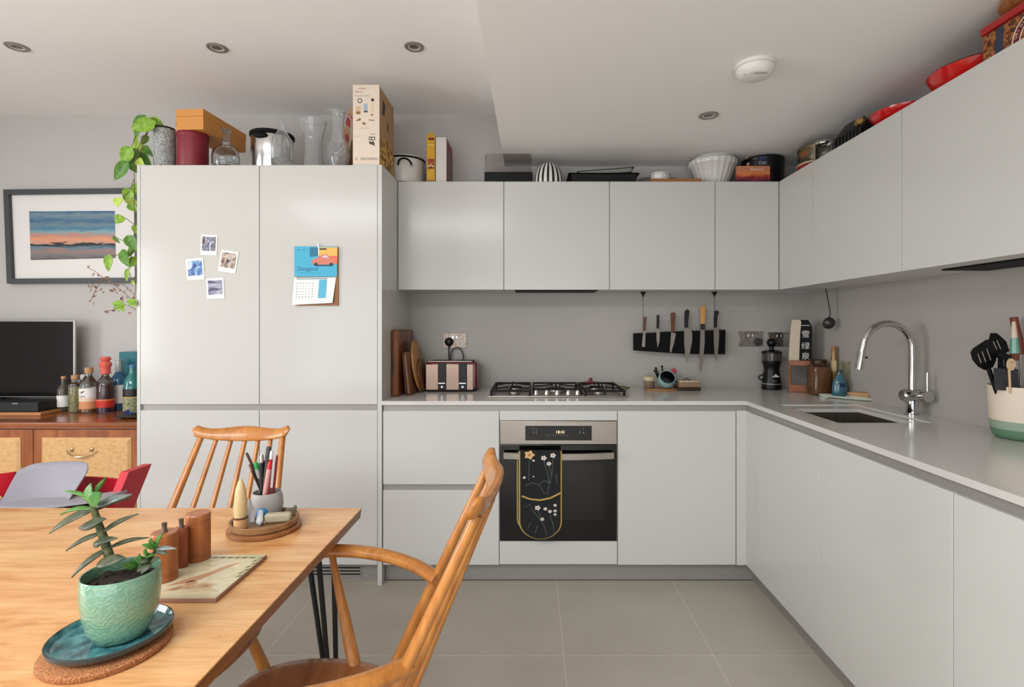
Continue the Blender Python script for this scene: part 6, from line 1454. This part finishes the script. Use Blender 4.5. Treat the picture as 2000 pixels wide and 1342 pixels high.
def fleshy(base, tip, W_, mi, curl=.1, nrm=(0,0,1), thick=.0032):
    base, tip = Vector(base), Vector(tip); d = tip-base; L = d.length; d.normalize(); nn = Vector(nrm); nn = (nn-d*nn.dot(d)).normalized(); s_ = d.cross(nn).normalized()
    secs = []
    for i in range(15):
        u = i/14; w_ = max(W_/2*math.sin(PI*min(1, .06+.94*u**.75))**.75, .0006); th = thick*(.5+.5*math.sin(PI*min(1, u+.1))); c_ = base+d*(L*u)+nn*(curl*L*math.sin(PI*u)*.5)
        secs.append([c_+s_*(w_*math.cos(2*PI*k/12))+nn*(th*math.sin(2*PI*k/12)+.15*w_*abs(math.cos(2*PI*k/12))) for k in range(12)])
    part('leaf', MB(JM[mi]).loft(secs), t, sharp=60)
for bx1, by1, tx1_, ty1, W_, mi, curl, dy0, dy1, nm in [
    (180,996,96,1042,.020,0,.14,0,-.02,(.2,-.5,1)), (178,994,118,1006,.012,1,.15,0,.02,(0,-.4,1)), (186,990,258,966,.018,2,.12,0,.02,(0,-.7,1)), (188,996,256,972,.012,0,.1,.01,.04,(0,-.3,1)),
    (190,1024,154,1032,.018,0,.05,0,.01,(0,-.9,.6)), (164,1030,207,1013,.021,0,.05,-.012,-.012,(0,-.7,1)), (200,1040,270,1004,.012,0,.12,.0,.01,(0,-.6,1)),
    (197,1042,129,1076,.013,0,.14,0,-.01,(0,-.5,1)), (198,1060,182,1066,.016,0,.0,0,.0,(0,-.8,.8)), (184,1062,229,1051,.016,0,.05,-.012,-.012,(0,-.6,1)), (214,1070,290,1050,.010,0,.16,0,.02,(0,-.5,1)),
    (210,1072,140,1128,.014,0,.16,0,-.03,(0,-.6,1)), (214,1098,196,1100,.012,0,.0,0,.0,(0,-1,.5)), (191,1102,245,1089,.024,0,.05,-.016,-.016,(0,-.7,1)),
    (172,980,178,944,.030,1,.0,0,.0,(-.5,-1,.2)), (176,984,198,962,.028,1,.05,-.01,-.015,(.1,-1,.3)), (174,970,127,959,.008,1,.05,0,.01,(0,-.5,1)), (182,966,208,932,.009,1,.05,0,.03,(.3,-.5,1)), (170,972,158,966,.010,1,.0,0,.02,(0,-1,.3))]:
    fleshy(J(bx1, by1, dy0), J(tx1_, ty1, dy1), W_, mi, curl, nm)
b = MB(SG).tube([J(282,1106,.01), J(294,1090,.02), J(302,1078,.02), J(306,1064,.02)], [.004,.0035,.003,.0025], 8); part('side_stem', b, t)
for bx1, by1, tx1_, ty1, W_, mi in [(305,1070,277,1064,.011,1),(306,1072,345,1072,.009,2),(305,1068,318,1042,.013,1),(304,1066,294,1052,.016,1),(306,1078,330,1082,.010,0),(300,1082,286,1090,.014,1),(292,1092,272,1100,.014,0),(290,1088,284,1072,.015,1),(284,1098,262,1092,.014,1),(270,1104,246,1100,.014,1),(286,1104,268,1118,.017,0),(296,1096,312,1090,.012,0),(280,1100,272,1082,.012,1),(294,1100,276,1122,.015,0),(268,1108,236,1104,.012,1)]:
    fleshy(J(bx1, by1, .015), J(tx1_, ty1, 0), W_, mi, .1, (0,-.8,.7), .0028)

# ---------------------------------------------------------------- mills, tile, tray on the table
MW = wood('mill_wood', (138,76,38), (186,116,66), 'z', .35, 10); MWR = wood('mill_wood_red', (120,56,30), (162,88,54), 'z', .35, 10)
tz = .009
b = MB(mat('tile_back', (150,110,92), .7)).box(-.878, -.660, 1.108, 1.322, Zt, Zt+tz, .0015)
b.m(noise_mat('cream_tile_print', [(.40,(196,186,150)),(.52,(214,204,172)),(.60,(196,170,130)),(.66,(150,110,84)),(.70,(206,196,164))], scale=(1,1.6,1), nscale=9, detail=5, dist=.8, rough=.3, coat=.3)).box(-.876, -.662, 1.110, 1.320, Zt+tz, Zt+tz+.0008)
tt_ = Zt+tz+.001
b.m(mat('tile_rose', (184,140,108), .4)); o_ = V(-.80,1.16,tt_)
b.slab([(0,0),(.03,.012),(.055,.03),(.075,.07),(.10,.12),(.075,.10),(.05,.06),(.02,.03)], o_, (1,0,0), (0,1,0))
b.slab([(.012*math.cos(i*.5), .012*math.sin(i*.5)) for i in range(13)], (-.755,1.175,tt_), (1,0,0), (0,1,0)); b.m(mat('tile_green', (120,124,84), .4))
for i in range(7): b.slab([(0,0),(.008,.003),(.012,.014),(.002,.010)], (-.672-.004*(i % 2),1.20+.016*i,tt_), (1,0,0), (0,1,0))
for i in range(9): b.slab([(0,0),(.012,-.002),(.018,.008),(.004,.009)], (-.84+.018*i,1.300,tt_), (1,0,0), (0,1,0))
solo('trivet_tile', b, 'square cream tile with a faded floral picture under the wooden mills', 'trivet', sharp=30)
def mill(lab, px, py, z0, r, h, m_, knob, kind='pepper_mill', cat='mill'):
    c_ = PZ(px, py, z0); c_.z = z0
    t = thing(kind, lab, cat, c_)
    pf = [(0,0),(r*.97,0),(r,.003),(r,h*.10),(r*.965,h*.105),(r*.965,h*.115),(r,h*.12),(r,h*.15),(r*.965,h*.155),(r*.965,h*.165),(r,h*.17),(r,h*.78),(r*.97,h*.785),(r*.97,h*.80),(r,h*.805),(r,h*.84),(r*.97,h*.845),(r*.97,h*.855),(r,h*.86),(r,h*.97),(r*.94,h),(0,h)]
    part('body', MB(m_).lathe(pf, c_, 40), t, sharp=25)
    if knob: b = MB(mat('mill_knob', (96,84,70), .4, .4)).lathe([(.0065,h),(.0065,h+.002),(.005,h+.004),(.0052,h+.018),(.006,h+.020),(0,h+.021)], c_, 20); part('knob', b, t)
    return t
mill('wooden pepper mill with a metal knob, nearest the jade plant', 321, 1131, Zt+tz+.0012, .0265, .106, MW, True)
mill('small slim reddish wooden mill with a thin knob between the two larger ones', 354, 1106, Zt+tz+.0012, .0145, .092, MWR, True)
mill('tallest wooden grinder with a plain flat top beside the small mill', 387, 1091, Zt+tz+.0012, .027, .112, MW, False, 'salt_mill')
# round wooden tray
tc_ = PZ(517, 1033, Zt); tc_.z = Zt
OW = wood('olive_tray_wood', (118,86,56), (164,126,86), 'x', .4)
solo('wooden_coaster_board', MB(wood('trivet_round_wood', (124,76,44), (164,108,66), 'x')).lathe([(0,0),(.094,0),(.097,.003),(.097,.010),(.094,.012),(0,.012)], tc_, 56), 'flat round wooden board under the pen tray', 'board')
t0 = V(tc_.x, tc_.y, Zt+.0124)
solo('pen_tray', MB(OW).lathe([(0,0),(.084,0),(.089,.004),(.091,.018),(.087,.020),(.083,.017),(.081,.008),(0,.008)], t0, 56), 'round wooden tray holding the grey pen pot and bits', 'tray')
zt2 = t0.z+.0084
pc_ = PZ(521, 1004, zt2); pc_.z = zt2
t = thing('pen_pot', 'pale grey rounded pot full of pens on the wooden tray', 'pot', pc_)
part('pot', MB(mat('pale_grey_ceramic', (164,160,158), .5)).lathe([(0,0),(.035,0),(.042,.006),(.0455,.028),(.044,.050),(.039,.066),(.037,.067),(.0365,.064),(.0405,.045),(.0415,.028),(.038,.010),(0,.008)], pc_, 44), t)
pk_ = .068
def pen(lab, a, off, topx, topy, r, m_, name='pen', tipm=None, cat='pen', dy=0):
    b0 = pc_+V(off*math.cos(a), off*math.sin(a), .010); tp = P(topx, topy, pc_.y+dy)
    t = thing(name, lab, cat, b0); d = tp-b0; r *= 1.2
    part('barrel', MB(m_).tube([b0, b0+d*.86], r, 10), t); part('cap', MB(tipm or m_).tube([b0+d*.86, b0+d*.97, tp], [r*1.05, r*1.0, r*.6], 10), t)
PB = mat('pen_black', (22,20,22), .35)
pen('thin dark brown pencil leaning furthest left in the pen pot', 0, .020, 481, 884, .0032, mat('pencil_dark', (58,34,32), .5), 'pencil', None, 'pencil')
pen('thin black pencil just below the brown one in the pen pot', 1.0, .008, 487, 907, .0028, PB, 'pencil', mat('pencil_tip', (120,60,60), .5), 'pencil', -.01)
pen('green topped marker in the pen pot', 2.2, .012, 499, 903, .0058, mat('marker_grey', (150,156,154), .4), 'marker', mat('marker_green', (34,140,54), .4), 'marker')
pen('black and silver pen in the middle of the pen pot', 3.3, .012, 511, 888, .0052, PB, 'pen', mat('pen_silver', (170,164,160), .25, .7))
pen('dark grey thick marker in the pen pot', 4, .010, 525, 872, .0062, mat('marker_charcoal', (52,52,50), .4), 'marker', mat('marker_charcoal', (52,52,50)), 'marker', .008)
pen('bright red pen in the pen pot', 5, .014, 531, 880, .0042, mat('pen_red', (196,24,34), .35), 'pen', mat('pen_clear', (214,206,206), .2))
pen('red marker with pink barrel in the pen pot', 4.4, .018, 528, 902, .0055, mat('pen_pink', (206,150,146), .4), 'marker', mat('pen_red', (196,24,34)), 'marker', -.012)
pen('slim dark red pencil at the right edge of the pen pot', 5.8, .022, 541, 889, .0030, mat('pencil_maroon', (110,28,34), .45), 'pencil', None, 'pencil')
pen('black felt pen at the back of the pen pot', 2.6, .022, 518, 900, .0048, PB, 'pen', None, 'pen', .012)
# cream shaped brush, tubes, blue ball, eraser, twine
c_ = PZ(470, 1032, zt2); c_.z = zt2
t = thing('wooden_shuttle', 'cream pointed wooden shuttle shape standing at the left of the pen tray', 'ornament', c_)
part('body', MB(mat('cream_horn', (206,180,132), .4)).lathe([(0.016,.030),(.0175,.045),(.0165,.075),(.0135,.105),(.008,.125),(.002,.136),(0,.137)], c_, 28), t)
part('foot', MB(mat('pale_tan_wood', (202,156,106), .4)).lathe([(0,0),(.015,0),(.0175,.003),(.0175,.028),(0,.029)], c_, 28), t); part('band', MB(mat('brown_band', (96,50,30), .4)).lathe([(.0178,.0275),(.0182,.030),(.0176,.033)], c_, 28), t)
b = MB(mat('white_tube', (196,198,202), .35)); p0 = PZ(490, 1026, zt2); p0.z += .008; b.tube([p0, p0+V(-.006,.01,.030), p0+V(-.012,.015,.062)], [.011,.0095,.003], 14, (1,.6)); solo('glue_tube', b, 'white squeezed tube standing beside the cream shuttle', 'tube')
b = MB(mat('white_tube', (196,198,202))); p0 = PZ(507, 1027, zt2); p0.z += .0088; b.tube([p0+V(-.012,.03,.022), p0+V(0,0,.002), p0+V(.003,-.008,0)], [.007,.0095,.005], 14, (1,.8)); solo('correction_pen', b, 'stubby white oval correction pen leaning over the tray front', 'pen')
b = MB(mat('blue_rubber', (44,130,182), .4)); p0 = PZ(512, 1014, zt2); b.ell((p0.x, p0.y, zt2+.0165), .017, .013, .016, 24, 14); solo('blue_ball', b, 'small blue rubber ball in front of the pen pot', 'ball')
p0 = PZ(541, 1022, zt2)
b = MB(mat('stone_beige', (168,158,134), .5)); b.x(Matrix.Translation((p0.x, p0.y+.008, zt2+.0005)) @ Matrix.Rotation(.18, 4, 'Z')); b.box(-.036, .036, -.012, .012, 0, .027, .008)
b.box(-.040, -.030, -.013, .009, .0, .008, .002)
solo('stapler', b, 'beige rounded block like a small stapler on the tray', 'stapler', sharp=50)
b = MB(mat('olive_tape', (104,98,78), .6)); p0 = PZ(567, 1008, zt2)
b.x(Matrix.Translation((p0.x, p0.y+.004, zt2+.0005)) @ Matrix.Rotation(.5, 4, 'Z')); b.box(-.014, .014, -.007, .007, 0, .022, .003); b.box(.008, .016, -.009, .009, .018, .026, .002)
solo('tape_dispenser', b, 'small olive grey block at the right end of the pen tray', 'block')

# ---------------------------------------------------------------- shared groups of repeats
GROUPS = {'kitchen_knife': 'knives on the magnetic rack', 'wall_cabinet': 'white wall cupboards', 'base_cabinet': 'white base units', 'tall_cabinet': 'tall white cupboards',
          'wall_socket': 'metal double sockets above the worktop', 'chopping_board': 'chopping boards against the tall cupboard', 'pepper_mill': 'wooden mills on the table', 'salt_mill': 'wooden mills on the table',
          'pen': 'pens and pencils in the grey pot', 'pencil': 'pens and pencils in the grey pot', 'marker': 'pens and pencils in the grey pot', 'glass_vase': 'clear glass vessels on the tall cupboards',
          'slotted_spatula': 'tools in the utensil pot', 'slotted_turner': 'tools in the utensil pot', 'spirit_bottle': 'bottles on the sideboard', 'gin_bottle': 'bottles on the sideboard', 'berry_bottle': 'bottles on the sideboard',
          'sweet_bottle': 'bottles on the sideboard', 'mixer_bottle': 'bottles on the sideboard', 'blue_bottle': 'bottles on the sideboard', 'whisky_bottle': 'bottles on the sideboard', 'armchair': 'spindle back chairs', 'side_chair': 'spindle back chairs'}
for o in C.objects:
    k = o.name.split('.')[0]
    if o.parent is None and k in GROUPS: o['group'] = GROUPS[k]
